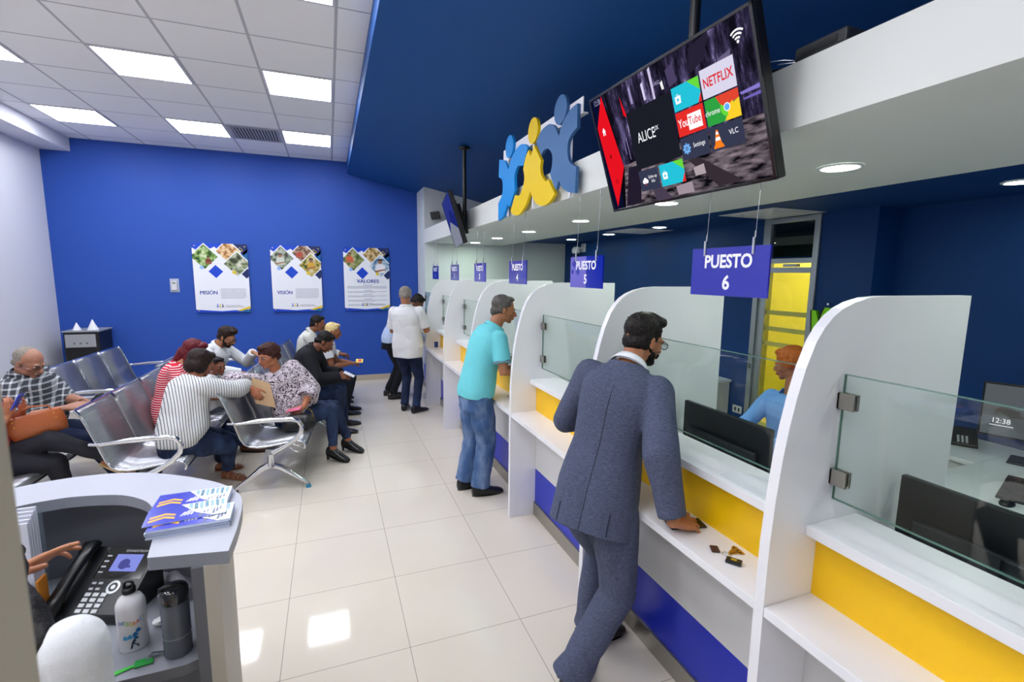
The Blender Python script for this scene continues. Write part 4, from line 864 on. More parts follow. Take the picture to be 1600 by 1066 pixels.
t = thing('computer_mouse', (3.17, 1.28, .7505), 'black computer mouse beside the office keyboard', 'mouse'); s = MB(); s.ell((3.19, 1.27, .7525), (.05, .01, 0), (-.006, .03, 0), (0, 0, .028)); s.build('shell', BLACKP, t); MB().cyl((3.2, 1.265, .781), (3.22, 1.27, .779), .005, seg=8).build('wheel', DGREY, t)
# monitor facing the camera on the return desk, phone
t = thing('computer_monitor', (4.02, 1.58, .7505), 'monitor with lit grey lock screen showing 12:38 at the right edge', 'monitor')
MU = unit((.30, -.95, 0)); MN = unit((-.95, -.30, 0)); mc = V3(4.05, 1.50, 1.06)
s = MB(); s.obox(mc, MU*.29, (0, 0, .175), MN*.012); s.build('screen_case', BLACKP, t, .004)
A_ = Art(mc+MN*.0125-MU*.278-V3(0, 0, .163), MU, (0, 0, 1), .0004); A_.rect(0, .556, 0, .326, emission('lock screen grey', '#565C60', .5), 1); A_.text('12:38', .09, .08, .045, emission('lock text', '#C8CCCC', .9), 4, sx=.9); A_.rect(.04, .15, .062, .066, emission('lock text', '#C8CCCC', .9), 4)
A_.poly([(.0, .19), (.2, .17), (.35, .2), (.556, .18), (.556, .12), (.3, .13), (0, .12)], emission('lock rock dark', '#3A3C3C', .8), 2); A_.poly([(.26, .07), (.38, .12), (.5, .06), (.556, .09), (.556, 0), (.3, 0)], emission('lock rock brown', '#7A6C58', .8), 2)
for k in range(5): A_.disc(.33+.028*k, .24+.02*math.sin(k*2), .02, emission('lock gold', '#9C8A5E', .8), 3, n=12)
A_.build('display', t); s = MB(); s.obox(mc-V3(0, 0, .22)-MN*.02, MU*.03, (0, 0, .085), MN*.01); s.build('neck', BLACKP, t); s = MB(); s.obox((mc[0], mc[1], .756), MU*.13, MN*.1, (0, 0, .005)); s.build('foot', BLACKP, t, .002)
t = thing('desk_phone', (4.10, 1.95, .7505), 'black office phone on the white desk beside the lit monitor', 'telephone')
U1, V1 = unit((.5, -.86, 0)), unit((.86, .5, 0)); c0 = V3(4.08, 1.93, .7505); f1 = V1*.85+V3(0, 0, .52); f1 = unit(f1)
s = MB(); s.prism([(-.09, 0), (.09, 0), (.09, .10), (-.09, .02)], c0-U1*.10, V1, (0, 0, 1), U1, .20); s.build('body', BLACKP, t, .005)
s = MB(); s.tube([c0-U1*.075+V1*q+V3(0, 0, .05+.44*(q+.09)+h) for q, h in ((-.09, -.01), (-.06, .006), (0, .004), (.06, .006), (.09, -.01))], [(.018, .012), (.024, .018), (.018, .012), (.024, .018), (.018, .012)], seg=10); s.build('handset', DGREY, t)
for r in range(4):
    for c in range(3): MB().obox(c0+U1*(.0+c*.022)+V1*(-.07+r*.018)+V3(0, 0, .03+.444*(r*.018)), U1*.006, f1*.005, (0, 0, .003)).build('key', KM, t)
t = thing('cap', (4.14, 2.35, .7505), 'small dark bundle lying on the far end of the white office desk', 'cap'); s = MB(); s.ell((4.12, 2.36, .785), (.09, .02, 0), (-.01, .11, 0), (0, 0, .045)); s.build('crown', M('dark navy cloth', '#1A2038', .8), t); s = MB(); s.ell((4.03, 2.28, .758), (.07, 0, 0), (0, .07, 0), (0, 0, .006)); s.build('visor', MATS['dark navy cloth'], t)
s = MB(); s.ell((3.93, 2.02, .765), (.05, .03, 0), (-.01, .02, 0), (0, 0, .014)); tag(s.build('stapler', BLACKP), 'small black stapler on the desk in front of the office phone', 'stapler')
# glass door and frame in the right wall
t = thing('glass_door', (4.1, 3.4, 0), 'aluminium framed glass door leaf with banded frosting, in the blue office wall', 'door')
fr = MB()
for (a, b) in ((3.091, 3.145), (3.60, 3.655), (3.70, 3.758)): MB().box(XO-.02, XO+.06, a, b, 0.0, 2.4495 if b < 3.7 else 2.02).build('frame', ALU, t, .003)
for z in (2.02, 2.40): MB().box(XO-.018, XO+.055, 3.146, 3.599, z, z+.045).build('frame', ALU, t, .002)
MB().box(XO-.018, XO+.055, 3.146, 3.599, 1.93, 1.98).build('door_rail', ALU, t, .002)
MB().box(XO+.01, XO+.018, 3.146, 3.599, 0.1, 1.93).build('pane', glass_mat('door glass', '#F2F0C0', .02), t)
MB().box(XO+.01, XO+.018, 3.146, 3.599, 2.066, 2.399).build('transom_pane', glass_mat('transom glass reflection tint', '#2A4468', .05), t)  # dark blue tint puts a navy reflection into the pane's colour
for k, z in enumerate((1.52, 1.36, 1.21)): MB().box(XO+.0055, XO+.0095, 3.147, 3.598, z, z+.045).build('frosted_band', M('frosted band', '#BDB95C', .5), t)
MB().box(XO+.0055, XO+.0095, 3.147, 3.598, .28, .42).build('frosted_band', MATS['frosted band'], t)
s = MB(); s.box(XO-.06, XO-.0205, 3.25, 3.40, 1.985, 2.01); s.build('door_closer', ALU, t, .003)
MB().box(XO-.035, XO-.0205, 3.72, 3.745, .95, 1.0).build('lock', STEEL, t); MB().tube([(XO-.022, 3.725, 1.10), (XO-.05, 3.725, 1.10), (XO-.05, 3.68, 1.10)], .006, seg=8).build('handle', CHROME, t)
struct(MB().box(XO+.001, XO+.119, 3.656, 3.699, 0, 2.4495), 'trim_1', ALU); struct(MB().box(XO+.001, XO+.119, 3.7, 3.759, 2.021, 2.4495), 'trim_2', NAVY)
t = thing('wall_outlet', (XO, 3.86, .47), 'white wall socket low on the blue wall left of the glass door', 'outlet'); MB().box(XO-.008, XO-.0005, 3.80, 3.92, .43, .51).build('cover_plate', MATS['white painted metal'], t, .002)
s = MB(); s.box(XO-.0088, XO-.0081, 3.822, 3.845, .45, .49); s.build('socket', DGREY, t); s = MB(); s.box(XO-.0088, XO-.0081, 3.87, 3.893, .45, .49); s.build('socket', DGREY, t)
t = thing('file_cabinet', (3.85, 4.2, 0), 'low white filing cabinet against the blue office wall', 'cabinet'); MB().box(3.55, 4.07, 3.98, 4.45, 0.0, .75).build('body', MATS['off white laminate'], t, .003); MB().box(3.53, 4.075, 3.96, 4.47, .7505, .775).build('top', LAM, t, .003)
for k in range(3): d = MB().box(3.538, 3.5495, 3.99, 4.44, .04+k*.235, .26+k*.235).build('drawer', MATS['off white laminate'], t, .002); MB().box(3.525, 3.5375, 4.16, 4.27, .16+k*.235, .172+k*.235).build('handle', STEEL, d)
t = thing('safety_vest', (4.04, 2.93, 1.6), 'neon green safety vest hanging on the blue wall beside the glass door', 'vest')
NG = M('neon green fabric', '#8CE010', .6, bump=.3, bscale=14); s = MB(); s.prism([(3.08, 1.60), (3.035, 1.595), (3.00, 1.50), (2.96, 1.63), (2.86, 1.62), (2.80, 1.55), (2.83, 1.05), (2.95, 1.02), (3.07, 1.05), (3.055, 1.35)], (4.03, 0, 0), (0, 1, 0), (0, 0, 1), (1, 0, 0), .035); s.build('body', NG, t, .01)
s = MB(); s.tube([(4.028, 3.0, 1.50), (4.026, 2.985, 1.57), (4.028, 2.96, 1.63)], .006, seg=6); s.tube([(4.028, 3.08, 1.6), (4.026, 3.065, 1.45), (4.028, 3.055, 1.35)], .005, seg=6); s.build('black_binding', BLACKP, t)
MB().cyl((4.03, 2.93, 1.66), (4.0795, 2.93, 1.66), .01, seg=10).build('hook', CHROME, t)
# ================================================================ PEOPLE
def fuse(mb, name, vox, sm, mats, parent, disp=None, matfn=None, fac=.5):
    """voxel-fuse the shapes in mb into one continuous smooth surface"""
    me = bpy.data.meshes.new('tmp'); off = parent_loc(parent); me.from_pydata((np.concatenate(mb.v)-off).tolist(), [], mb.f)
    o = bpy.data.objects.new('tmp', me); COL.objects.link(o)
    r = o.modifiers.new('r', 'REMESH'); r.mode = 'VOXEL'; r.voxel_size = vox; r.adaptivity = 0
    if sm: s_ = o.modifiers.new('s', 'SMOOTH'); s_.factor = fac; s_.iterations = sm
    dg = bpy.context.evaluated_depsgraph_get(); m2 = bpy.data.meshes.new_from_object(o.evaluated_get(dg)); bpy.data.objects.remove(o); bpy.data.meshes.remove(me)
    m2.name = name; n = len(m2.vertices)
    if disp is not None and n:
        co = np.empty(n*3); m2.vertices.foreach_get('co', co); co = co.reshape(-1, 3); nr = np.empty(n*3); m2.vertices.foreach_get('normal', nr); nr = nr.reshape(-1, 3)
        co = co+nr*disp(co+off)[:, None]; m2.vertices.foreach_set('co', co.ravel())
    m2.materials.clear()
    for m in (mats if isinstance(mats, (list, tuple)) else [mats]): m2.materials.append(m)
    m2.polygons.foreach_set('use_smooth', [True]*len(m2.polygons))
    if matfn is not None:
        c = np.array([p.center[:] for p in m2.polygons])+off; m2.polygons.foreach_set('material_index', matfn(c).astype(int))
    m2.update(); o = bpy.data.objects.new(name, m2); COL.objects.link(o); o.parent = parent; return o
def folds(amp=.004, f=22, seed=0):
    rs = np.random.RandomState(seed); K = rs.normal(size=(7, 3)); K /= np.linalg.norm(K, axis=1)[:, None]; K *= (f*(.5+rs.rand(7)))[:, None]; ph = rs.rand(7)*6.28
    K[:, 2] *= .8
    def fn(c):
        w_ = c+.02*np.sin(c[:, [1, 2, 0]]*17+seed); v = np.zeros(len(c))
        for k, p in zip(K, ph): v += np.sin(w_@k+p)*np.sin(w_@k[[2, 0, 1]]*.45+p*2)
        v = v/3.0; return amp*(np.abs(v)*1.6-.55)
    return fn
def ik(a, b, l1, l2, pole):
    a, b = np.array(a, float), np.array(b, float); d = b-a; L = np.linalg.norm(d)
    if L > (l1+l2)*.999: b = a+d/L*(l1+l2)*.999; d = b-a; L = np.linalg.norm(d)
    if L < abs(l1-l2)*1.05+.02: L = abs(l1-l2)*1.05+.02
    x = (l1*l1-l2*l2+L*L)/(2*L); h = math.sqrt(max(l1*l1-x*x, 0)); u = d/np.linalg.norm(d); p = np.array(pole, float); p = p-u*(p@u); return a+u*x+unit(p)*h, b
def ring(c, a, b, n=20, p=2.0, shift=0):
    t = np.linspace(0, 2*math.pi, n, endpoint=False); cc, ss = np.cos(t), np.sin(t)
    return [np.array(c)+np.sign(x)*abs(x)**(2/p)*np.array(a)+np.sign(y)*abs(y)**(2/p)*np.array(b) for x, y in zip(cc, ss)]
def hair_mat(name, col, col2=None, sc=90, rough=.5):
    k = 'hair '+name
    if k in MATS: return MATS[k]
    t = NT(k); v = t.coord('Object', (1, 1, .35)); n_ = t.n('ShaderNodeTexNoise'); n_.inputs['Scale'].default_value = sc; n_.inputs['Detail'].default_value = 6; t.l(v, n_.inputs['Vector'])
    t.l(t.mix(n_.outputs['Fac'], rgb(col), rgb(col2 or col)), t.b.inputs['Base Color']); t.b.inputs['Roughness'].default_value = rough; t.b.inputs['Specular IOR Level'].default_value = .22; t.bump(n_.outputs['Fac'], .9, .006); MATS[k] = t.m; return t.m
def skin_mat(name, col):
    k = 'skin '+name
    if k in MATS: return MATS[k]
    t = NT(k); v = t.coord(); c = rgb(col); n_ = t.n('ShaderNodeTexNoise'); n_.inputs['Scale'].default_value = 25; n_.inputs['Detail'].default_value = 5; t.l(v, n_.inputs['Vector'])
    t.l(t.mix(n_.outputs['Fac'], tuple(x*.86 for x in c[:3])+(1,), (min(1, c[0]*1.12), c[1]*1.04, c[2]*1.02, 1)), t.b.inputs['Base Color']); t.b.inputs['Roughness'].default_value = .48
    t.b.inputs['Subsurface Weight'].default_value = 0.08; t.b.inputs['Subsurface Radius'].default_value = (.02, .008, .004); t.b.inputs['Subsurface Scale'].default_value = .3
    t.bump(n_.outputs['Fac'], .08, .002); MATS[k] = t.m; return t.m
def cloth(name, col, rough=.8, weave=260, fold=.25, **pat):
    k = 'cloth '+name
    if k in MATS: return MATS[k]
    t = NT(k); b = t.b; v = t.coord(); c = rgb(col); b.inputs['Roughness'].default_value = rough; b.inputs['Specular IOR Level'].default_value = .25
    n_ = t.n('ShaderNodeTexNoise'); n_.inputs['Scale'].default_value = weave; n_.inputs['Detail'].default_value = 3; t.l(v, n_.inputs['Vector'])
    base = t.mix(n_.outputs['Fac'], tuple(x*.9 for x in c[:3])+(1,), tuple(min(1, x*1.08) for x in c[:3])+(1,))
    def stripe(axis_rot, pitch, duty, soft=False):
        vv = t.coord('Object', (1, 1, 1), axis_rot); sp = t.n('ShaderNodeSeparateXYZ'); wn = t.n('ShaderNodeTexNoise'); wn.inputs['Scale'].default_value = 5; t.l(vv, wn.inputs['Vector']); t.l(vv, sp.inputs[0])
        x = t.math('ADD', sp.outputs[0], t.math('MULTIPLY', wn.outputs['Fac'], pitch*.6)); fr = t.math('FRACT', t.math('DIVIDE', t.math('ADD', x, 10.0), pitch)); return t.math('LESS_THAN', fr, duty)
    kind = pat.get('kind')
    if kind == 'stripes': base = t.mix(stripe(pat['rot'], pat['pitch'], pat['duty']), base, rgb(pat['col2']))
    elif kind == 'plaid':
        s1, s2 = stripe(pat['rot'], pat['pitch'], pat['duty']), stripe(pat['rot2'], pat['pitch'], pat['duty'])
        base = t.mix(t.math('MULTIPLY', t.math('ADD', s1, s2), .5), base, rgb(pat['col2']))
    elif kind == 'leopard':
        wn = t.n('ShaderNodeTexNoise'); wn.inputs['Scale'].default_value = pat['scale']; wn.inputs['Detail'].default_value = 1.5; wn.inputs['Distortion'].default_value = 1.2; t.l(v, wn.inputs['Vector'])
        a = t.math('ABSOLUTE', t.math('SUBTRACT', wn.outputs['Fac'], .5)); base = t.mix(t.math('LESS_THAN', a, .045), base, rgb(pat['col2']))
    elif kind == 'tweed':
        vv = t.coord('Object', (60, 60, 700)); w1 = t.n('ShaderNodeTexNoise'); w1.inputs['Scale'].default_value = 1; w1.inputs['Detail'].default_value = 3; t.l(vv, w1.inputs['Vector'])
        v2 = t.coord('Object', (700, 700, 50)); w2 = t.n('ShaderNodeTexNoise'); w2.inputs['Scale'].default_value = 1; w2.inputs['Detail'].default_value = 3; t.l(v2, w2.inputs['Vector'])
        f = t.math('MULTIPLY', t.math('ADD', w1.outputs['Fac'], w2.outputs['Fac']), .5); cr = t.n('ShaderNodeValToRGB'); e = cr.color_ramp.elements; e[0].position = .38; e[0].color = tuple(x*.62 for x in c[:3])+(1,); e[1].position = .64; e[1].color = rgb(pat['col2']); t.l(f, cr.inputs[0]); base = cr.outputs[0]
    elif kind == 'denim':
        w1 = t.n('ShaderNodeTexNoise'); w1.inputs['Scale'].default_value = 7; w1.inputs['Detail'].default_value = 5; t.l(t.coord('Object', (1.6, 1.6, .6)), w1.inputs['Vector'])
        cr = t.n('ShaderNodeValToRGB'); e = cr.color_ramp.elements; e[0].position = .40; e[0].color = c; e[1].position = .68; e[1].color = rgb(pat['col2']); t.l(w1.outputs['Fac'], cr.inputs[0]); base = t.mix(.25, cr.outputs[0], base)
    t.l(base, b.inputs['Base Color'])
    f2 = t.n('ShaderNodeTexNoise'); f2.inputs['Scale'].default_value = 9; f2.inputs['Detail'].default_value = 4; f2.inputs['Distortion'].default_value = 1.5; t.l(v, f2.inputs['Vector'])
    t.bump(t.math('ADD', t.math('MULTIPLY', n_.outputs['Fac'], .12), f2.outputs['Fac']), fold, .02); MATS[k] = t.m; return t.m
def add_hand(mb, W, d, n, side, curl=.4, sc_=1.0, thumb=.6, spread=.06):
    """palm, four fingers and a thumb; W wrist, d towards the fingers, n out of the back of the hand, side +1 right hand"""
    d = unit(d); n = unit(np.array(n, float)-d*(np.array(n, float)@d)); t = side*np.cross(n, d); k = sc_; rs = []
    for x, a, b in ((-.012, .024, .019), (.012, .027, .019), (.04, .038, .0175), (.07, .0415, .0155), (.088, .039, .0125)):
        rs.append(ring(W+d*x*k, t*a*k, n*b*k, 16, 2.4))
    mb.loft(rs, 0)
    for i in range(4):
        base = W+d*(.084, .09, .086, .076)[i]*k+t*(.0305, .0105, -.0095, -.0285)[i]*k; L = (.070, .078, .072, .056)[i]*k; r = (.0088, .009, .0085, .0075)[i]*k
        dd = unit(d+t*spread*(1.5-i)); cur = base-d*.012*k; pts = [cur, base]; ang = 0; cv = curl[i] if hasattr(curl, '__len__') else curl
        for sgl, am in ((.44, 38), (.31, 55), (.25, 38)):
            ang += math.radians(am*cv); cur = pts[-1]+(dd*math.cos(ang)-n*math.sin(ang))*L*sgl; pts.append(cur)
        mb.tube(pts, [r*1.1, r*1.08, r*1.0, r*.93, r*.78], seg=8, balls=True, up=n)
    b0 = W+d*.022*k+t*.026*k-n*.004*k; tv = unit(d*.75+t*.75*thumb+t*.2-n*.25); p1 = b0+tv*.042*k; tv2 = unit(tv*.8+d*.5-n*.15*(1 if thumb < .9 else 0)); p2 = p1+tv2*.032*k; p3 = p2+unit(tv2+d*.3)*.026*k
    mb.tube([b0-tv*.012*k, b0, p1, p2, p3], [.014*k, .0145*k, .0115*k, .0105*k, .0082*k], seg=8, balls=True, up=n)
def head_frame(yaw, pitch, roll):
    y, p, r = map(math.radians, (yaw, pitch, roll)); f = V3(math.cos(y)*math.cos(p), math.sin(y)*math.cos(p), -math.sin(p)); l0 = V3(-math.sin(y), math.cos(y), 0); u0 = np.cross(f, l0)
    l = l0*math.cos(r)+u0*math.sin(r); u = np.cross(f, l); return f, l, u
def add_head(mb, C, F, k=1.0, fem=0.0, chub=0.0, nose=1.0):
    f, l, u = F
    def P(a, b, c): return C+(l*a+f*b+u*c)*k
    def E(a, b, c, ra, rb, rc, nu=16, nv=11): mb.ell(P(a, b, c), l*ra*k, f*rb*k, u*rc*k, 0, nu, nv)
    E(0, -.014, .034, .075, .093, .079, 20, 13); E(0, .020, .002, .066, .069, .082, 20, 13)
    E(0, .042, -.034, .050+chub*.008, .044, .046); E(0, .022, -.060, .053+chub*.01-.005*fem, .056, .040); E(0, .064, -.087, .025-.004*fem, .022, .018)
    for s_ in (-1, 1):
        E(s_*.042, .0, -.052, .017+chub*.008, .03, .030); E(s_*.040, .054, -.022, .021+chub*.006, .021, .018); E(s_*.026, .082, .022, .024, .0115, .0075)
        E(s_*.077, -.010, -.004, .0075, .019, .031, 12, 9); E(s_*.081, -.018, .006, .005, .013, .017, 10, 7); E(s_*.031, .074, .004, .014, .012, .010, 12, 8)
        E(s_*.0105*nose, .1, -.031, .0085*nose, .011, .0078, 10, 7)
    mb.tube([P(0, .082, .016), P(0, .094, .0), P(0, .106, -.018), P(0, .110, -.029)], [.008*k, .0095*k, .0115*k*nose, .0115*k*nose], seg=10, balls=True)
    E(0, .086, -.044, .017, .012, .012, 12, 8); E(0, .092, -.054, .022, .0105, .0058, 12, 8); E(0, .0895, -.0645, .019, .0115, .0066, 12, 8)
def face_parts(par, C, F, k, skin, lipc, browc, eyes=True, open_=1.0, fem=0):
    f, l, u = F
    P = lambda a, b, c: C+(l*a+f*b+u*c)*k
    s = MB()
    for e in (-1, 1): s.ell(P(e*.031, .0795, .003), l*.0135*k, (f*.97-l*e*.2)*.0085*k, u*.0062*k*open_, 0, 12, 8)
    s.build('eyes', M('eye white', '#CFC8C0', .25), par)
    s = MB()
    for e in (-1, 1): s.ell(P(e*.031, .0853, .0025), l*.0052*k, (f)*.0036*k, u*.0052*k*open_, 0, 10, 7)
    s.build('iris', M('dark brown iris', '#1E120C', .15), par)
    s = MB()
    for e in (-1, 1): s.tube([P(e*.013, .0925, .0205), P(e*.028, .0925, .0255), P(e*.047, .080, .0205)], [.0028*k, .0033*k, .0018*k], seg=7)
    s.build('eyebrows', browc, par)
    s = MB(); s.ell(P(0, .0965, -.0548), l*.0215*k, f*.0072*k, u*.0042*k, 0, 14, 7); s.ell(P(0, .0945, -.0632), l*.018*k, f*.0075*k, u*.005*k, 0, 14, 7); s.build('lips', lipc, par)
def glasses(par, C, F, k, w_=.0135, col='#15151A'):
    f, l, u = F; P = lambda a, b, c: C+(l*a+f*b+u*c)*k; s = MB(); fm = M('spectacle frame '+col, col, .3)
    for e in (-1, 1):
        pts = [P(e*(.034+.024*math.cos(a)), .102-.010*abs(math.cos(a))*0, .002+.017*math.sin(a)) for a in np.linspace(0, 2*math.pi, 17)]
        s.tube(pts, .0018*k, seg=6, cap=False); s.tube([P(e*.058, .100, .008), P(e*.075, .075, .008), P(e*.083, .0, .008), P(e*.083, -.02, -.004)], .0018*k, seg=6)
    s.tube([P(-.011, .103, .004), P(0, .106, .007), P(.011, .103, .004)], .0018*k, seg=6); o = s.build('spectacles', fm, par)
    s = MB()
    for e in (-1, 1): s.add([P(e*(.034+.023*math.cos(a)), .1015, .002+.016*math.sin(a)) for a in np.linspace(0, 2*math.pi, 16, endpoint=False)], [tuple(range(16))])
    s.build('lenses', MATS.get('spectacle glass') or glass_mat('spectacle glass', '#E8EEF2', .06), o)
HAIR = {
 # list of (centre, radii) in head units
 'short': [((0, -.055, -.008), (.066, .046, .052)), ((0, -.024, .046), (.083, .092, .080)), ((.064, -.024, .012), (.020, .040, .045)), ((-.064, -.024, .012), (.020, .040, .045)), ((0, -.078, -.022), (.054, .032, .044)), ((0, .03, .098), (.055, .045, .022))],
 'quiff': [((0, -.022, .052), (.084, .094, .084)), ((.064, -.020, .018), (.020, .042, .045)), ((-.064, -.020, .018), (.020, .042, .045)), ((0, -.058, -.012), (.066, .044, .052)), ((.058, -.035, .0), (.022, .040, .045)), ((-.058, -.035, .0), (.022, .040, .045)), ((0, .045, .105), (.06, .045, .03)), ((.02, .02, .122), (.05, .05, .022))],
 'receding': [((0, -.040, .040), (.082, .078, .076)), ((.066, -.030, .008), (.017, .040, .042)), ((-.066, -.030, .008), (.017, .040, .042)), ((0, -.082, -.024), (.056, .030, .046))],
 'curly': [((0, -.022, .058), (.096, .104, .092)), ((.070, -.020, .030), (.030, .055, .05)), ((-.070, -.020, .030), (.030, .055, .05)), ((0, -.080, .0), (.068, .042, .05)), ((0, .045, .100), (.064, .045, .03))],
 'bob': [((0, -.030, .042), (.098, .100, .090)), ((.070, -.034, -.020), (.034, .060, .072)), ((-.070, -.034, -.020), (.034, .060, .072)), ((0, -.078, -.030), (.080, .05, .075)), ((0, .040, .088), (.07, .045, .035))],
 'bun': [((0, -.022, .046), (.082, .094, .080)), ((.064, -.026, .012), (.020, .045, .045)), ((-.064, -.026, .012), (.020, .045, .045)), ((0, -.078, -.010), (.056, .035, .048)), ((0, .035, .094), (.06, .045, .025))],
}
HAIR['long'] = HAIR['bob']
def person(name_label, **a):
    k = a.get('h', 1.70)/1.70; fem = a.get('fem', 0); fat = a.get('fat', 0.0); Pz = np.array(a['pel'], float); Nk = np.array(a['neck'], float); fy = math.radians(a['face']); sy = math.radians(a.get('sface', a['face']))
    base = a.get('base', (Pz[0], Pz[1], 0)); root = thing('person', base, name_label, 'person', a.get('group'))
    hf, hl = V3(math.cos(fy), math.sin(fy), 0), V3(-math.sin(fy), math.cos(fy), 0); sf, sl = V3(math.cos(sy), math.sin(sy), 0), V3(-math.sin(sy), math.cos(sy), 0)
    sr = math.radians(a.get('sroll', 0)); sl = unit(sl*math.cos(sr)+V3(0, 0, 1)*math.sin(sr))
    L = np.linalg.norm(Nk-Pz); up0 = unit(np.array(a.get('pup', (0, 0, 1)), float)); ctrl = Pz+up0*L*.5+(Nk-Pz-up0*L)*.18
    def spine(t):
        if t < 0: return Pz+up0*t*L
        if t > 1: return Nk+unit(Nk-ctrl)*(t-1)*L
        return (1-t)**2*Pz+2*t*(1-t)*ctrl+t*t*Nk
    def tang(t): return unit(spine(t+.02)-spine(t-.02))
    W = .93 if fem else 1.0
    SECT = [(-.20, .135, .098), (-.08, .166+.012*fem, .115), (.04, .170+.010*fem, .120), (.2, .158, .112), (.38, .143-.012*fem, .103), (.55, .150-.008*fem, .110), (.72, .163*W, .118), (.84, .166*W, .112), (.93, .150*W, .092), (1.0, .095*W, .070), (1.06, .060, .058)]
    def torso(mb, g=0.0, t0=-.20, t1=1.06, flare=0.0, extra=None, n=26):
        S = [s_ for s_ in SECT if t0 <= s_[0] <= t1]; ts = [s_[0] for s_ in SECT]; rs = []
        T = sorted(set([t0, t1]+[s_[0] for s_ in S]))
        for t in T:
            wx = np.interp(t, ts, [s_[1] for s_ in SECT]); wy = np.interp(t, ts, [s_[2] for s_ in SECT]); bel = math.exp(-((t-.30)/.25)**2)
            if t < -.1: wx = max(wx, .160+.01*fem) if g else wx; wy = max(wy, .115) if g else wy
            wx = (wx+fat*.05*bel+fat*.03)*k+g+flare*max(0, .1-t); wy = (wy+fat*.055*bel+fat*.03)*k+g+flare*max(0, .1-t)
            q = min(max((t-.1)/.6, 0), 1); side = unit(hl*(1-q)+sl*q); tn = tang(t); side = unit(side-tn*(side@tn)); fw = np.cross(side, tn)
            c = spine(t)+fw*fat*.05*bel*k
            rs.append(ring(c, side*wx, fw*wy, n, 2.3))
        mb.loft(rs, 0)
    # joints
    top = spine(.90); tn1 = tang(.95); slp = unit(sl-tn1*(sl@tn1)); sfw = np.cross(slp, tn1)
    shw = a.get('shw', (.158 if fem else .178))*k
    S_ = {+1: top+slp*shw+np.array(a.get('shL', (0, 0, 0))), -1: top-slp*shw+np.array(a.get('shR', (0, 0, 0)))}
    ua, fa = .285*k, .250*k; lk = a.get('legk', 1.0); H_ = {+1: Pz+hl*.088*k-up0*.03*k, -1: Pz-hl*.088*k-up0*.03*k}; th, sh_ = .415*k*lk, .41*k*lk
    arms, legs = {}, {}
    for sd, key in ((1, 'L'), (-1, 'R')):
        w0 = a['hand'+key]; pole = a.get('elb'+key, (-.4*hf[0]+.3*sd*sl[0], -.4*hf[1]+.3*sd*sl[1], -.8)); e_, w_ = ik(S_[sd], w0, ua, fa, pole); arms[sd] = (S_[sd], e_, w_)
        f0 = np.array(a['foot'+key], float); ank = V3(f0[0], f0[1], f0[2]+.085*k); kp = a.get('knee'+key, tuple(hf+V3(0, 0, .6))); kn, an = ik(H_[sd], ank, th, sh_, kp); legs[sd] = (H_[sd], kn, an)
    HC = np.array(a['head'], float); F = head_frame(*a['look']); hk = k*a.get('hk', 1.0)
    sk = skin_mat(a['skin'], a['skin']); f, l, u = F
    # ---- body: one continuous surface
    mb = MB(); torso(mb, 0, -.20, .98)
    nb = spine(.97); ne = HC-u*.045*hk-f*.022*hk; nr_ = (.050 if fem else .057)*k*(1+fat*.15)
    mb.tube([nb-(ne-nb)*.25, nb, (nb+ne)/2, ne, ne+u*.03], [nr_*.95, nr_*1.05, nr_, nr_*.98, nr_*.9], seg=16, balls=True)
    add_head(mb, HC, F, hk, fem, a.get('chub', fat), a.get('nose', 1.0))
    am = 1+fat*.18; lm_ = (1+fat*.12)
    for sd, key in ((1, 'L'), (-1, 'R')):
        s0, e0, w0 = arms[sd]; r = [(.056 if not fem else .05)*k*am, .047*k*am, .040*k*am, .042*k*am, .034*k, .026*k]
        mb.tube([nb+(s0-nb)*.25, nb+(s0-nb)*.6, s0], [.034*k, .034*k, r[0]*.88], seg=14, balls=True)
        mb.tube([s0, s0+(e0-s0)*.5, e0, e0+(w0-e0)*.3, e0+(w0-e0)*.7, w0], r, seg=14, balls=True)
        hd = a.get('hd'+key, w0-e0); hn = a.get('hn'+key, (0, 0, 1)); add_hand(mb, w0, hd, np.array(hn, float)+1e-3, -sd, a.get('curl'+key, .45), k*(.94 if fem else 1.04), a.get('thumb'+key, .6), a.get('spread', .06))
        h0, k0, a0 = legs[sd]; mb.tube([h0, h0+(k0-h0)*.5, k0, k0+(a0-k0)*.3, k0+(a0-k0)*.7, a0], [.088*k*lm_, .075*k*lm_, .056*k, .056*k*lm_, .043*k, .036*k], seg=16, balls=True)
        ty = math.radians(a.get('toe'+key, a['face'])); tp = math.radians(a.get('pitch'+key, 0)); td = V3(math.cos(ty)*math.cos(tp), math.sin(ty)*math.cos(tp), -math.sin(tp)); tu = unit(V3(0, 0, 1)-td*td[2]); ts_ = np.cross(tu, td)
        A0 = a0-tu*.045*k
        mb.loft([ring(A0+td*x*k+tu*z*k, ts_*wd*k, tu*hh*k, 14, 2.3) for x, z, wd, hh in ((-.062, -.01, .02, .02), (-.05, -.005, .032, .034), (0, .0, .035, .04), (.06, -.012, .040, .026), (.12, -.02, .044, .018), (.165, -.024, .038, .013), (.185, -.026, .022, .009))], 0)
        legs[sd] = (h0, k0, a0, A0, td, tu, ts_)
    fuse(mb, 'body', a.get('vox', .0055), a.get('bsm', 3), sk, root)
    hm = a.get('hair_mat'); 
    face_parts(root, HC, F, hk, sk, skin_mat('lip'+a['skin'], a.get('lip', '#8A5546')), a.get('brow') or hm, open_=a.get('eye', .8))
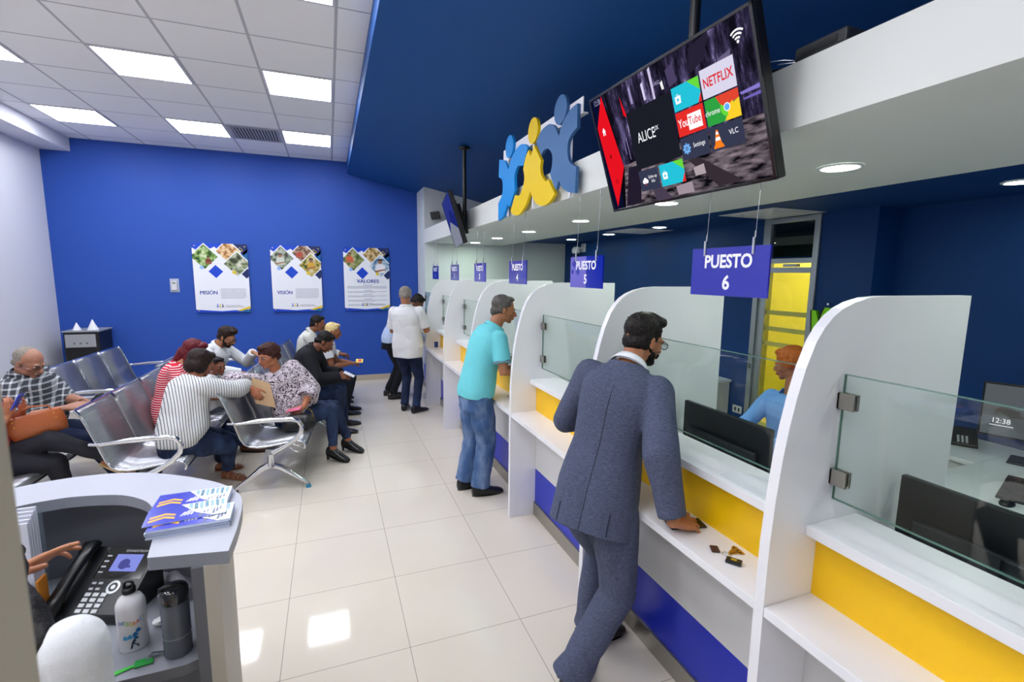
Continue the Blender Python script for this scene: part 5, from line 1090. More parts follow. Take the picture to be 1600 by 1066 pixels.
    # ---- hair
    if a.get('hair'):
        mb = MB(); P = lambda q: HC+(l*q[0]+f*q[1]+u*q[2])*hk
        for c, r in HAIR[a['hair']]: mb.ell(P(c), l*r[0]*hk, f*r[1]*hk, u*r[2]*hk, 0, 18, 11)
        for pts, rad in a.get('locks', []): mb.tube([P(q) if len(q) == 3 else V3(*q[:3]) for q in pts], rad, seg=10, balls=True)
        amp = a.get('hamp', .0025); rs = np.random.RandomState(len(name_label)); fr_ = a.get('hfreq', 120)
        fuse(mb, 'hair', a.get('hvox', .005), 2, hm, root, disp=folds(amp, fr_, len(name_label)))
    if a.get('beard'):
        mb = MB(); P = lambda x, y, z: HC+(l*x+f*y+u*z)*hk
        for c, r in (((0, .064, -.088), (.031, .026, .022)), ((0, .03, -.080), (.05, .05, .028)), ((.046, .020, -.056), (.012, .034, .026)), ((-.046, .020, -.056), (.012, .034, .026)), ((.057, .006, -.022), (.009, .013, .028)), ((-.057, .006, -.022), (.009, .013, .028))): mb.ell(P(*c), l*r[0]*hk, f*r[1]*hk, u*r[2]*hk)
        mb.tube([P(-.028, .080, -.062), P(-.018, .097, -.0475), P(0, .102, -.044), P(.018, .097, -.0475), P(.028, .080, -.062)], .0058*hk, seg=8, balls=True)
        fuse(mb, 'beard', .004, 2, a.get('beard_mat') or hm, root, disp=folds(.0015, 180, 3))
    elif a.get('moustache'):
        P = lambda x, y, z: HC+(l*x+f*y+u*z)*hk; s = MB(); s.tube([P(-.026, .088, -.053), P(-.012, .103, -.044), P(.012, .103, -.044), P(.026, .088, -.053)], [.004*hk, .0065*hk, .0065*hk, .004*hk], seg=8); s.build('moustache', a.get('beard_mat') or hm, root)
    if a.get('glasses'): glasses(root, HC, F, hk, col=a.get('gcol', '#15151A'))
    if a.get('earring'):
        s = MB()
        for e in (-1, 1):
            c = HC+(l*e*.085-f*.008-u*.042)*hk; s.tube([c+(f*math.cos(q)+u*math.sin(q))*.011 for q in np.linspace(0, 6.283, 14)], .0018, seg=6, cap=False)
        s.build('earrings', M('gold', '#D9B04A', .25, 1.0), root)
    # ---- clothes
    def sleeve(mb, sd, g, end, flat=True, rr=None):
        s0, e0, w0 = arms[sd]; R = np.array(rr if rr else (.051*am, .049*am, .045*am, .042*am, .036))*k+g
        if end <= .5: pts = [s0, s0+(e0-s0)*end*2*.5, s0+(e0-s0)*end*2]; rd = [R[0], (R[0]+R[1])/2, R[1]*1.08]
        else:
            q = (end-.5)*2; pts = [s0, s0+(e0-s0)*.5, e0-(e0-s0)*.08, e0+(w0-e0)*.10, e0+(w0-e0)*.4*q+(w0-e0)*.1, e0+(w0-e0)*q]; rd = [R[0], R[1], R[2], R[2], R[3], R[4]]
        mb.tube([nb+(s0-nb)*.25, nb+(s0-nb)*.62, s0], [.044*k+g*.6, .043*k+g*.6, R[0]*.94], seg=14, balls=True)
        mb.tube(pts, rd, seg=18); mb.ell(s0, (R[0], 0, 0), (0, R[0], 0), (0, 0, R[0]), 0)
        if end > .5: mb.ell(e0, (R[2], 0, 0), (0, R[2], 0), (0, 0, R[2]), 0)
        return pts[-1], unit(pts[-1]-pts[-2]), rd[-1]
    g = a.get('tg', .012); sl_end = a.get('sleeve', (1.0, 1.0)); mb = MB(); torso(mb, g, a.get('hem', -.12), 1.03, a.get('flare', 0))
    ends = {sd: sleeve(mb, sd, g, sl_end[i], rr=a.get('srr')) for i, sd in enumerate((1, -1))}
    mb.tube([nb-(ne-nb)*.3, nb-(ne-nb)*.05, nb+(ne-nb)*.06], [nr_*1.25+g, nr_*1.22+g*.9, nr_*1.15+g*.5], seg=16)
    if a.get('lapel'):
        n_ = unit(ne-nb); A = np.linspace(math.radians(-35), math.radians(215), 18); pts = [nb+(slp*math.cos(q)-sfw*math.sin(q))*nr_*1.42+n_*(.022+.020*max(0, math.sin(q)))*k for q in A]
        mb.tube(pts, [(.013, .026)]*18, seg=10, balls=False, up=n_)
    fuse(mb, a.get('topname', 'shirt'), a.get('cvox', .0065), 4, a['top'], root, disp=folds(a.get('tf', .0045), a.get('tfreq', 20), int(abs(Pz[0]*100))))
    if a.get('cuff'):
        for sd in (1, -1):
            p, d, r = ends[sd]; MB().tube([p-d*.018, p-d*.001], [r*1.02, r*1.03], seg=24, cap=False).build('sleeve_trim', a['cuff'], root)
    if a.get('collar'):
        # collar: a band round the neck rising at the back, with two points in front
        nn = unit(ne-nb); cs_ = unit(np.cross(nn, -sfw)); cf = np.cross(cs_, nn)*-1; cf = cf if cf@sfw > 0 else -cf
        c0 = nb+nn*a.get('colz', .034)*k; A = np.linspace(math.radians(-52), math.radians(232), 30); r0 = nr_*1.22; hgt = a.get('colh', .034)*k
        mbx = MB(); vs = []
        for q in A:
            dr = slp*math.cos(q)-cf*math.sin(q); back = math.sin(q)
            for rr, zz in ((r0*1.0, .0), (r0*.97, hgt*(.75+.25*back)), (r0*1.06, hgt*(.78+.25*back)), (r0*1.32, hgt*(-.05-.15*(1-back)))): vs.append(c0+dr*rr+nn*zz+cf*(.008 if back < 0 else 0)*(-back))
        fs = [(4*i+j, 4*i+j+1, 4*i+5+j, 4*i+4+j) for i in range(len(A)-1) for j in range(3)]
        mbx.add(vs, fs, 0, True); o = mbx.build('collar', a['collar'], root); md = o.modifiers.new('t', 'SOLIDIFY'); md.thickness = .003
    # trousers
    if a.get('legs'):
        mb = MB(); torso(mb, .008, -.24, a.get('waist', .10)); lr = a.get('lr', (.096, .086, .068, .062, .055, .058)); le = a.get('legend', 1.0)
        for sd in (1, -1):
            h0, k0, a0 = legs[sd][:3]; e_ = k0+(a0-k0)*le; R = [q*k*(lm_ if i < 2 else 1) for i, q in enumerate(lr)]
            mb.ell(h0-up0*.0, (R[0], 0, 0), (0, R[0], 0), (0, 0, R[0])); mb.tube([h0, h0+(k0-h0)*.5, k0-(k0-h0)*.06], R[:3], seg=20); mb.ell(k0, (R[2], 0, 0), (0, R[2], 0), (0, 0, R[2]))
            mb.tube([k0+(e_-k0)*.04, k0+(e_-k0)*.35, k0+(e_-k0)*.75, e_], R[2:], seg=20)
        fuse(mb, 'trousers', a.get('cvox', .0065), 4, a['legs'], root, disp=folds(a.get('lf', .005), a.get('lfreq', 24), int(abs(Pz[1]*70))))
    if a.get('belt'):
        t = a.get('waist', .10)-.01; tn = tang(t); side = unit(hl-tn*(hl@tn)); fw = np.cross(side, tn); c = spine(t); s = MB()
        wx = (.166+.010*fem)*k+.010+fat*.03; wy = .116*k+.012+fat*.03; s.loft([ring(c-tn*.016, side*wx, fw*wy, 30, 2.3), ring(c+tn*.016, side*wx, fw*wy, 30, 2.3)], 0); s.build('belt', a['belt'], root)
    # shoes
    st = a.get('shoes', 'sneaker')
    for sd in (1, -1):
        h0, k0, a0, A0, td, tu, ts_ = legs[sd]
        m = a.get('shoe_mat'); 
        if st == 'sandal':
            s = MB(); s.loft([ring(A0+td*x*k-tu*.046*k, ts_*wd*k, tu*.009*k, 16, 3) for x, wd in ((-.065, .02), (-.055, .034), (0, .038), (.06, .042), (.12, .048), (.17, .044), (.198, .026))]); o = s.build('sandal', m, root)
            for x, w_, hh in ((.10, .050, .028), (.135, .051, .022), (.03, .042, .046)):
                MB().tube([A0+td*x*k+(ts_*math.cos(q)*w_+tu*(math.sin(q)*hh-.018))*k for q in np.linspace(-.1, math.pi+.1, 12)], (.010*k, .003*k) and .0045*k, seg=7).build('strap', m, o)
            continue
        heel = a.get('heel', 0)*k
        prof_ = ((-.072, 0, .020, .028), (-.062, .004, .036, .046), (-.03, .010, .041, .056), (.02, .006, .043, .050), (.07, -.006, .046, .038), (.12, -.014, .050, .029), (.165, -.018, .047, .024), (.195, -.022, .034, .017), (.207, -.024, .018, .010))
        if st in ('heel', 'dress'): prof_ = tuple((x*(1.03 if x > 0 else 1), z, w_*(.88 if x > .1 else .92), h_*.92) for x, z, w_, h_ in prof_)
        s = MB(); s.loft([ring(A0+td*x*k+tu*z*k, ts_*wd*k, tu*hh*k, 18, 2.5) for x, z, wd, hh in prof_]); 
        if st != 'heel': s.tube([A0-td*.01*k, a0+(k0-a0)*.06], [.046*k, .044*k], seg=16)
        o = fuse(s, 'shoe', .005, 2, m, root)
        sm_ = a.get('sole_mat') or BLACKP
        zz = -.043
        MB().loft([[A0+td*x*k+ts_*math.cos(q)*wd*k*1.06+(tu*(zz+dz)*k) for x, wd, q in ol] for dz in (-.012, .008) for ol in [[(-.070+.012*(1-abs(math.sin(q))) if False else 0.066+.142*math.cos(q), .043 if True else 0, q2) for q, q2 in [(w0_, 0) for w0_ in []]]]] if False else
            [[A0+td*(.068+.142*math.cos(q))*k+ts_*math.sin(q)*(.043+.007*math.cos(q))*k+tu*(zz+dz)*k for q in np.linspace(0, 2*math.pi, 26, endpoint=False)] for dz in (-.004 if st != 'sneaker' else -.008, .006)], 0, True).build('sole', sm_, o)
        if heel: MB().tube([A0-td*.045*k-tu*.04*k, A0-td*.05*k-tu*(.04*k)-V3(0, 0, heel)], [.020*k, .012*k], seg=12).build('heel', m, o)
        if st == 'sneaker' and a.get('laces'): 
            for q in range(4): MB().tube([A0+td*(.05+.018*q)*k+ts_*w_*k+tu*(.034-.006*q+.006*(w_ == 0))*k for w_ in (-.022, 0, .022)], .0028*k, seg=6).build('lace', a['laces'], o)
    info = dict(root=root, arms=arms, legs=legs, spine=spine, tang=tang, HC=HC, F=F, slp=slp, sfw=sfw, nb=nb, ne=ne, nr=nr_, k=k, hf=hf, hl=hl, torso=torso, Pz=Pz)
    return info
HB = hair_mat('black', '#0E0B0A', '#1E1815'); HDK = hair_mat('dark brown', '#1C120D', '#33221A'); HG = hair_mat('grey', '#5A554E', '#A49C92'); HSP = hair_mat('salt and pepper', '#232120', '#6E6A66')
LEATHER = M('black leather', '#0B0B0D', .3, coat=.2); DENIM = cloth('indigo denim', '#1A243E', kind='denim', col2='#32466C'); NAVYT = cloth('navy trousers', '#12203F')
# ---- man in the suit
SUIT = cloth('blue grey suit', '#434A62', .8, kind='tweed', col2='#606882', fold=.12)
p = person('person in a blue grey suit leaning on the counter under sign 6, seen from behind', h=1.76, pup=(.32, .16, 1), pel=(1.12, 1.82, .90), neck=(1.275, 1.86, 1.445), face=38, sface=35, head=(1.395, 1.905, 1.575), look=(5, 16, 0), skin='#A9714F', hair='quiff', hair_mat=HB, beard=1, glasses=1,
    handR=(1.265, 1.475, .900), hdR=(.95, .05, -.18), hnR=(-.15, -.42, .88), curlR=(.5, .42, .38, .34), elbR=(-.5, -.35, .1), handL=(1.36, 2.12, 1.15), elbL=(-1, .2, -.4), hdL=(.8, .6, 0), curlL=.5,
    footR=(.95, 1.72, .0), footL=(1.19, 1.97, .0), toeR=40, toeL=0, kneeR=(1, -.1, .2), kneeL=(.8, .3, .2), top=SUIT, topname='jacket', hem=-.30, flare=.04, tg=.016, srr=(.058, .056, .051, .047, .042), sleeve=(.97, .97), collar=M('white shirt collar', '#E8EAF0', .7), colh=.034, colz=.042, lapel=1, spread=.2,
    legs=SUIT, lr=(.102, .098, .080, .076, .074, .078), waist=.05, shoes='dress', shoe_mat=M('dark brown leather', '#1A1210', .3), tf=.010, tfreq=14, lf=.010, lfreq=16, vox=.0032, hvox=.004, hk=.97, hamp=.0022, hfreq=220, shw=.160)
def jacket_details(p, m, seam):
    r = p['root']; sp, tg_, k = p['spine'], p['tang'], p['k']; s = MB(); pts = []
    mj = [o for o in bpy.data.objects if o.parent == r and o.name.startswith('jacket')][0]
    dg = bpy.context.evaluated_depsgraph_get(); dg.update(); off = Vector(parent_loc(r))
    def hit(o, d):
        ok, loc, nr, ix = mj.ray_cast(Vector(o)-off, Vector(d)); return (np.array(loc+off), np.array(nr)) if ok else (None, None)
    bk = -unit(p['sfw']*.5+p['hf']*.5)
    for t in np.linspace(.90, -.28, 22):
        c = sp(t)+bk*.5; q, n = hit(c, -bk)
        if q is not None: pts.append(q+n*.0005)
    s.tube(pts, .0016, seg=5, cap=False); s.build('back_seam', seam, r)
    return hit, mj
SEAM = M('dark blue seam', '#1E2638', .8)
hit, mj = jacket_details(p, SUIT, SEAM)
for key, t0, t1 in (('vent', -.04, -.295),):
    for sg in (-1, 1):
        pts = []
        for t in np.linspace(t0, t1, 10):
            d = -unit(p['hf']*.75+p['hl']*sg*.66); q, n = hit(p['spine'](t)+d*.5, -d)
            if q is not None: pts.append(q+n*.0005)
        if len(pts) > 2: MB().tube(pts, .0028, seg=5, cap=False).build('vent', SEAM, p['root'])
s0, e0, w0 = p['arms'][-1]; ax = unit(w0-e0); sd_ = unit(np.cross(ax, (0, 0, 1)))
for kk in range(3): c = w0-ax*(.055+.018*kk)+unit(V3(-.5, -.8, -.2))*.054; MB().ell(c, (.006, 0, 0), (0, .006, 0), (0, 0, .006)).build('cuff_button', BLACKP, p['root'])
# ---- man in aqua polo
AQ = cloth('aqua polo', '#6CC9D2', .8, fold=.15); FADED = cloth('faded blue jeans', '#3F5C88', .85, kind='denim', col2='#8197B8', fold=.4)
p = person('person in an aqua polo shirt and faded jeans leaning on the shelf under sign 4', h=1.70, legk=.965, pel=(1.12, 3.80, .90), neck=(1.275, 3.80, 1.43), face=10, head=(1.365, 3.80, 1.59), look=(-8, 12, 0), skin='#A06A48', hair='short', hair_mat=HSP, chub=.4,
    handR=(1.50, 3.66, 1.14), hdR=(1, .2, 0), elbR=(-.5, -.5, -.7), handL=(1.50, 3.95, 1.14), hdL=(1, -.2, 0), footR=(1.15, 3.76, 0), footL=(1.06, 3.93, 0), toeR=0, toeL=15, top=AQ, topname='polo_shirt', hem=-.045, tg=.016, fat=.12, shw=.158, sleeve=(.36, .36), cuff=M('polo trim grey', '#5E6E80', .7), collar=AQ, colh=.03,
    legs=FADED, lr=(.104, .102, .088, .084, .080, .086), waist=-.015, belt=M('brown belt', '#3A1E14', .5), shoes='sneaker', shoe_mat=BLACKP, laces=BLACKP, tf=.004, lf=.008, lfreq=26, vox=.0045, nose=1.1, lip='#8A5344')
# back pocket stitching on jeans
# ---- man in white short sleeved shirt, far
WS = cloth('white shirt', '#D6D6D8', .85, fold=.3)
p = person('person in a white short-sleeved shirt standing at the far counter, back to the room', h=1.70, pel=(.96, 6.5, .88), neck=(.96, 6.52, 1.43), face=60, head=(.955, 6.56, 1.585), look=(70, 25, 0), skin='#9C6B4A', hair='short', hair_mat=HG, brow=HSP,
    handR=(1.25, 6.72, 1.13), elbR=(.3, -.6, -1), handL=(.98, 6.86, 1.13), elbL=(-.6, -.2, -1), footR=(1.05, 6.42, 0), footL=(.92, 6.60, 0), toeR=30, toeL=70, top=WS, hem=-.20, tg=.022, fat=.35, sleeve=(.40, .40), collar=WS, legs=cloth('dark blue jeans', '#18223C', kind='denim', col2='#26355A'), shoes='sneaker', shoe_mat=BLACKP, sole_mat=M('white sole', '#D8D8D8', .5), tf=.006, lf=.006)
s = MB(); s.tube([p['nb']+p['slp']*.06*math.cos(q)-p['sfw']*.062*math.sin(q)+V3(0, 0, .035) for q in np.linspace(-.3, 3.44, 16)], (.007, .003) and .004, seg=6); s.build('lanyard_strap', M('dark blue strap', '#1C3358', .6), p['root'])
# ---- man in light blue shirt behind him
LB = cloth('pale blue shirt', '#9DB2D8', .85, kind='stripes', rot=(0, 0, .4), pitch=.012, duty=.4, col2='#C4D0E6')
person('person in a pale blue shirt and black trousers bending over the farthest counter', h=1.72, pel=(.83, 7.35, .89), neck=(1.13, 7.36, 1.36), face=0, head=(1.25, 7.36, 1.45), look=(0, 45, 0), skin='#6E4630', hair='short', hair_mat=HB,
    handR=(1.36, 7.10, .90), handL=(1.36, 7.6, .90), footR=(.84, 7.26, 0), footL=(.80, 7.50, 0), top=LB, hem=-.05, sleeve=(.98, .98), legs=cloth('black trousers', '#12141B'), shoes='dress', shoe_mat=LEATHER)
# ---- woman in the spotted blouse
LEO = cloth('spotted blouse', '#CFC4CE', .7, kind='leopard', scale=34, col2='#2B2028', fold=.3)
p = person('person in a black and white spotted blouse and jeans, twisted round on the bench', h=1.62, fem=1, fat=.75, pel=(-.40, 5.05, .52), neck=(-.50, 5.02, .935), face=-8, sface=-62, head=(-.555, 4.99, 1.085), look=(-135, 4, 8), skin='#A8694A', hair='curly', hair_mat=hair_mat('auburn curls', '#1E0E0C', '#4A231C'), hamp=.006, hfreq=150, glasses=1, gcol='#8A8078', earring=1, lip='#9A4A48',
    handR=(-.67, 4.70, .86), elbR=(-.8, .5, .2), hdR=(.45, -.25, -.75), hnR=(-.3, -.8, .5), curlR=.5, handL=(-.26, 4.80, .64), elbL=(.7, .3, -.3), hdL=(-.5, -.35, -.35), hnL=(.2, -.4, .9), curlL=.4,
    footR=(-.02, 4.98, .05), footL=(.13, 5.20, .05), toeR=-35, toeL=-35, kneeR=(1, .2, 1.2), kneeL=(1, .2, 1.2), pitchR=14, pitchL=14, shoes='heel', heel=.06, shoe_mat=LEATHER, top=LEO, topname='blouse', hem=-.12, tg=.020, srr=(.07, .075, .072, .078, .08), sleeve=(.80, .80), legs=DENIM, legend=.93, lr=(.105, .098, .075, .064, .050, .048), tf=.006)
# ---- woman in striped white shirt (from behind)
ST = cloth('striped white shirt', '#DCDCDC', .8, kind='stripes', rot=(0, 0, -.35), pitch=.019, duty=.32, col2='#70747F', fold=.3)
person('person in a white shirt with dark vertical stripes and jeans, seen from behind leaning forward', h=1.62, fem=1, fat=.8, pel=(-1.20, 4.48, .54), neck=(-1.07, 4.60, .985), face=20, sface=35, head=(-1.03, 4.66, 1.11), look=(40, 25, 0), skin='#96593C', hair='bob', hair_mat=hair_mat('black brown bob', '#140D0C', '#2C1C18'),
    handR=(-.70, 4.83, .87), elbR=(.3, -.8, -.2), handL=(-.78, 5.05, .80), footR=(-.93, 4.85, .0), footL=(-1.02, 5.08, .0), toeR=-30, toeL=0, kneeR=(1.2, -.2, .9), kneeL=(1, .4, .9), shoes='sandal', shoe_mat=M('tan sandal', '#B08A66', .6), top=ST, hem=-.08, tg=.016, srr=(.066, .066, .062, .058, .05), sleeve=(.86, .86), legs=DENIM, legend=.88, lr=(.110, .102, .080, .068, .056, .056), tf=.006)
# ---- woman in red striped shirt
RS = cloth('red striped shirt', '#C41E34', .8, kind='stripes', rot=(0, math.pi/2, 0), pitch=.020, duty=.32, col2='#E8D8DC', fold=.25)
person('person in a red and white striped shirt with burgundy hair behind the striped woman', h=1.64, fem=1, fat=.4, pel=(-1.47, 5.28, .53), neck=(-1.34, 5.31, 1.00), face=10, sface=0, head=(-1.22, 5.33, 1.11), look=(-5, 22, 0), skin='#A9714F', hair='long', hair_mat=hair_mat('burgundy', '#3A0A12', '#6E1420', rough=.35),
    locks=[([(.06, -.05, -.04), (.08, -.05, -.12), (.07, -.04, -.22)], [.04, .035, .02]), ([(-.07, -.03, -.04), (-.085, -.01, -.12), (-.08, .0, -.24)], [.04, .034, .018]), ([(0, -.09, -.03), (0, -.11, -.14), (0, -.10, -.24)], [.06, .055, .03])],
    handR=(-1.04, 5.12, .70), elbR=(-.3, -.7, -.5), handL=(-1.02, 5.5, .70), footR=(-.86, 5.55, 0), footL=(-.80, 5.72, 0), toeR=-20, toeL=-10, shoes='dress', shoe_mat=M('brown flats', '#5A3428', .5), top=RS, hem=-.14, sleeve=(.55, .55), glasses=1, legs=DENIM, legend=.9, lr=(.105, .096, .074, .062, .052, .05))
# ---- child
person('small child with dark hair in a white top, standing between the women and bearded man', h=1.16, fem=1, pel=(-1.18, 5.70, .50), neck=(-1.165, 5.70, .80), face=-10, head=(-1.115, 5.69, .90), look=(-45, 5, 0), hk=1.22, skin='#85523A', hair='bun', hair_mat=HB,
    handR=(-.98, 5.62, .66), handL=(-.98, 5.78, .66), footR=(-1.14, 5.64, 0), footL=(-1.14, 5.78, 0), top=cloth('plain white top', '#DCDDE0'), hem=-.15, sleeve=(.45, .45), legs=cloth('grey leggings', '#4A4E5A'), shoes='sneaker', shoe_mat=M('white trainer', '#D0D0D0', .5))
# ---- bearded young man
WS2 = cloth('crisp white shirt', '#DEE0E4', .8, fold=.25)
person('person with dark beard and spectacles in a white shirt reaching to the right', h=1.74, pel=(-1.40, 6.75, .54), neck=(-1.30, 6.72, .97), face=-15, sface=-25, head=(-1.195, 6.68, 1.085), look=(-12, 28, 0), skin='#A87452', hair='quiff', hair_mat=HDK, beard=1, glasses=1,
    handL=(-.92, 6.70, .885), elbL=(.2, .3, -.6), hdL=(1, .1, -.35), handR=(-1.03, 6.45, .68), elbR=(-.2, -.7, -.5), footR=(-1.0, 6.6, 0), footL=(-.95, 6.9, 0), top=WS2, collar=WS2, tg=.018, hem=-.08, legs=NAVYT, shoes='dress', shoe_mat=LEATHER, hamp=.004)
# ---- man in black jacket
BJ = cloth('black jacket', '#15171D', .75, fold=.3)
p = person('person in a black jacket and blue jeans bent forward, looking at papers in both hands', h=1.74, pel=(-.36, 5.98, .53), neck=(-.20, 5.95, 1.00), face=-8, head=(-.07, 5.93, 1.085), look=(-5, 38, 0), skin='#7E4E36', hair='short', hair_mat=HB,
    handR=(.06, 5.80, .69), elbR=(-.3, -.6, -.7), curlR=.7, hnR=(.2, -.7, .6), handL=(.09, 5.98, .69), curlL=.7, elbL=(-.3, .6, -.6), footR=(.05, 5.85, 0), footL=(.10, 6.15, 0), kneeR=(1, -.15, .8), toeR=-15, toeL=-5, top=BJ, topname='jacket', hem=-.18, tg=.022, fat=.2, srr=(.068, .062, .058, .054, .048), collar=BJ, legs=DENIM, lr=(.1, .094, .076, .070, .064, .068), shoes='dress', shoe_mat=LEATHER)
s = MB(); s.obox((.185, 5.87, .70), (.055, -.01, -.03), (.01, .05, 0), (.0015, 0, .003)); tag(s.build('leaflet', M('white leaflet', '#E4E6EE', .5)), 'folded white leaflet held by the man in the black jacket', 'leaflet')
# ---- blond woman
person('person with cropped blond hair in a white t-shirt, holding a small colourful card', h=1.62, fem=1, fat=.2, pel=(-.16, 6.72, .53), neck=(-.03, 6.70, .99), face=-5, head=(.03, 6.69, 1.12), look=(-10, 12, 0), skin='#8E5A3C', hair='bun', hair_mat=hair_mat('cropped blond', '#C8A868', '#EAD9A4'), brow=HDK,
    handR=(.22, 6.58, .70), elbR=(-.4, -.4, -.8), curlR=.6, handL=(.24, 6.76, .68), curlL=.6, elbL=(-.3, .5, -.7), footR=(.14, 6.6, 0), footL=(.16, 6.84, 0), top=cloth('white t-shirt', '#E0E2E6'), topname='t_shirt', sleeve=(.30, .30), legs=cloth('dark trousers', '#181C26'), shoes='dress', shoe_mat=LEATHER)
t = thing('gift_card', (.36, 6.66, .70), 'small yellow and red card in the hands of the blond woman', 'card'); s = MB(); s.obox((.345, 6.66, .715), (.045, -.01, 0), (.005, .025, .02), (0, -.001, .002)); s.build('card_body', M('yellow card', '#E8C838', .4), t); s = MB(); s.obox((.35, 6.66, .7185), (.018, -.004, 0), (.004, .018, .014), (0, -.001, .0022)); s.build('red_print', M('red print', '#C8304A', .4), t)
# ---- man in white shirt by the wall
person('person in an off-white shirt sitting on the bench nearest the blue wall', h=1.74, pel=(-.38, 7.38, .54), neck=(-.27, 7.38, 1.03), face=-5, head=(-.165, 7.37, 1.155), look=(-8, 14, 0), skin='#8A573A', hair='short', hair_mat=HB,
    handR=(.10, 7.25, .72), handL=(.12, 7.45, .70), curlR=.7, curlL=.7, footR=(.06, 7.25, 0), footL=(.08, 7.5, 0), top=cloth('off white shirt', '#CFCFC8'), collar=cloth('off white shirt', '#CFCFC8'), sleeve=(.98, .98), legs=NAVYT, shoes='dress', shoe_mat=LEATHER)
# ---- man in plaid shirt
PL = cloth('plaid shirt', '#3C4048', .8, kind='plaid', rot=(0, 0, -.15), rot2=(0, math.pi/2, 0), pitch=.045, duty=.3, col2='#C4CAD0', fold=.25)
p = person('person with grey hair and moustache in a dark plaid shirt looking down at a phone', h=1.72, fat=.7, pel=(-2.33, 4.98, .55), neck=(-2.32, 4.95, 1.035), face=-5, head=(-2.25, 4.88, 1.145), look=(-22, 26, 0), skin='#A37660', hair='receding', hair_mat=HG, moustache=1, glasses=1, nose=1.2,
    handR=(-2.00, 4.72, .79), elbR=(-.3, -.6, -.7), hdR=(.9, .1, .15), hnR=(0, -.5, .9), curlR=.35, handL=(-1.94, 4.90, .80), elbL=(-.2, .6, -.7), curlL=.6, hnL=(.2, .6, .5), footR=(-1.72, 4.92, 0), footL=(-1.74, 5.18, 0), kneeR=(1, .1, 1.1), kneeL=(1, .2, 1.1), top=PL, hem=-.10, tg=.018, sleeve=(.62, .62), collar=PL, legs=NAVYT, lr=(.104, .098, .080, .072, .066, .070), shoes='dress', shoe_mat=LEATHER)
h_ = p['arms'][1][2]; t = thing('mobile_phone', tuple(h_+V3(.10, -.03, .03)), 'dark mobile phone in the hands of the man in plaid', 'phone'); c = h_+V3(.105, -.045, .035); MB().obox(c, V3(.030, -.01, .028), V3(.012, .03, 0), V3(-.003, .001, .0035)).build('case', BLACKP, t, .002); MB().obox(c+V3(-.0035, .001, .004), V3(.027, -.009, .025), V3(.010, .026, 0), V3(-.0003, .0001, .0003)).build('screen', M('dark glass', '#07080A', .06), t)
# ---- woman with the handbag, head behind the jamb
COR = cloth('coral top', '#D2504E', .8); 
p = person('person in coral top and dark trousers, legs crossed, tan handbag in lap', h=1.66, fem=1, fat=.4, pel=(-2.33, 4.33, .54), neck=(-2.33, 4.30, 1.01), face=3, head=(-2.30, 4.29, 1.16), look=(0, 20, 0), skin='#A8694A', hair='bob', hair_mat=HDK,
    handR=(-2.13, 4.27, .86), elbR=(-.2, -.5, -.9), hdR=(.25, .1, .8), hnR=(.8, -.5, .1), curlR=.5, handL=(-2.12, 4.42, .84), elbL=(-.2, .6, -.9), hdL=(.3, -.1, .7), hnL=(.7, .5, .1), footR=(-1.93, 4.50, .0), footL=(-1.60, 4.40, .38), toeR=0, toeL=-15, kneeL=(.6, -.3, 1.0), kneeR=(1, .1, .8), pitchL=25, shoes='sandal', shoe_mat=M('gold tan sandal', '#C8A878', .4), top=COR, sleeve=(.55, .55), legs=cloth('charcoal trousers', '#23242C'), legend=.92, lr=(.104, .096, .074, .062, .052, .052))
t = thing('handbag', (-2.06, 4.42, .66), 'tan leather handbag with studs in the lap of the woman at far left', 'handbag')
BR = M('tan leather', '#A8582C', .4, bump=.3, bscale=80, coat=.2); U_, V_ = unit((.80, .30, .14)), unit((-.1, -.25, 1)); c = V3(-2.02, 4.38, .77)
s = MB(); nb_ = unit(np.cross(U_, V_)); s.loft([ring(c-V_*.085+V_*q, U_*(.15+.01*math.sin(q*20)), nb_*w_, 26, 3.4) for q, w_ in ((0, .035), (.02, .048), (.08, .045), (.13, .034), (.165, .018))]); s.build('pouch', BR, t)
s = MB()
for q in (-.11, .11):
    for z in (.03, .07): s.ell(c+U_*q+V_*z-nb_*.0+nb_*(.048 if nb_[1] < 0 else -.048), (.005, 0, 0), (0, .005, 0), (0, 0, .005), 0, 8, 6)
s.build('studs', M('gold', '#D9B04A', .25, 1.0), t)
s = MB(); s.tube([c-U_*.10+V_*.07, c-U_*.09+V_*.12, c+V_*.14, c+U_*.09+V_*.12, c+U_*.10+V_*.07], .006, seg=8); s.build('handle', BR, t)
h_ = p['arms'][-1][2]; t = thing('mobile_phone', tuple(h_+V3(.05, .02, .09)), 'blue mobile phone held up by the woman with the handbag', 'phone'); c = h_+V3(.055, .03, .10); MB().obox(c, V3(.025, .005, .052), V3(.0, .034, .0), V3(.0042, 0, -.002)).build('case', M('blue phone case', '#1B3FB0', .3), t, .003)
s = MB(); s.tube([c+V3(.02, 0, .05), c+V3(.07, .0, .07), c+V3(.13, .0, .04), c+V3(.15, .02, -.02)], .0018, seg=6); s.build('earphone_lead', BLACKP, t)
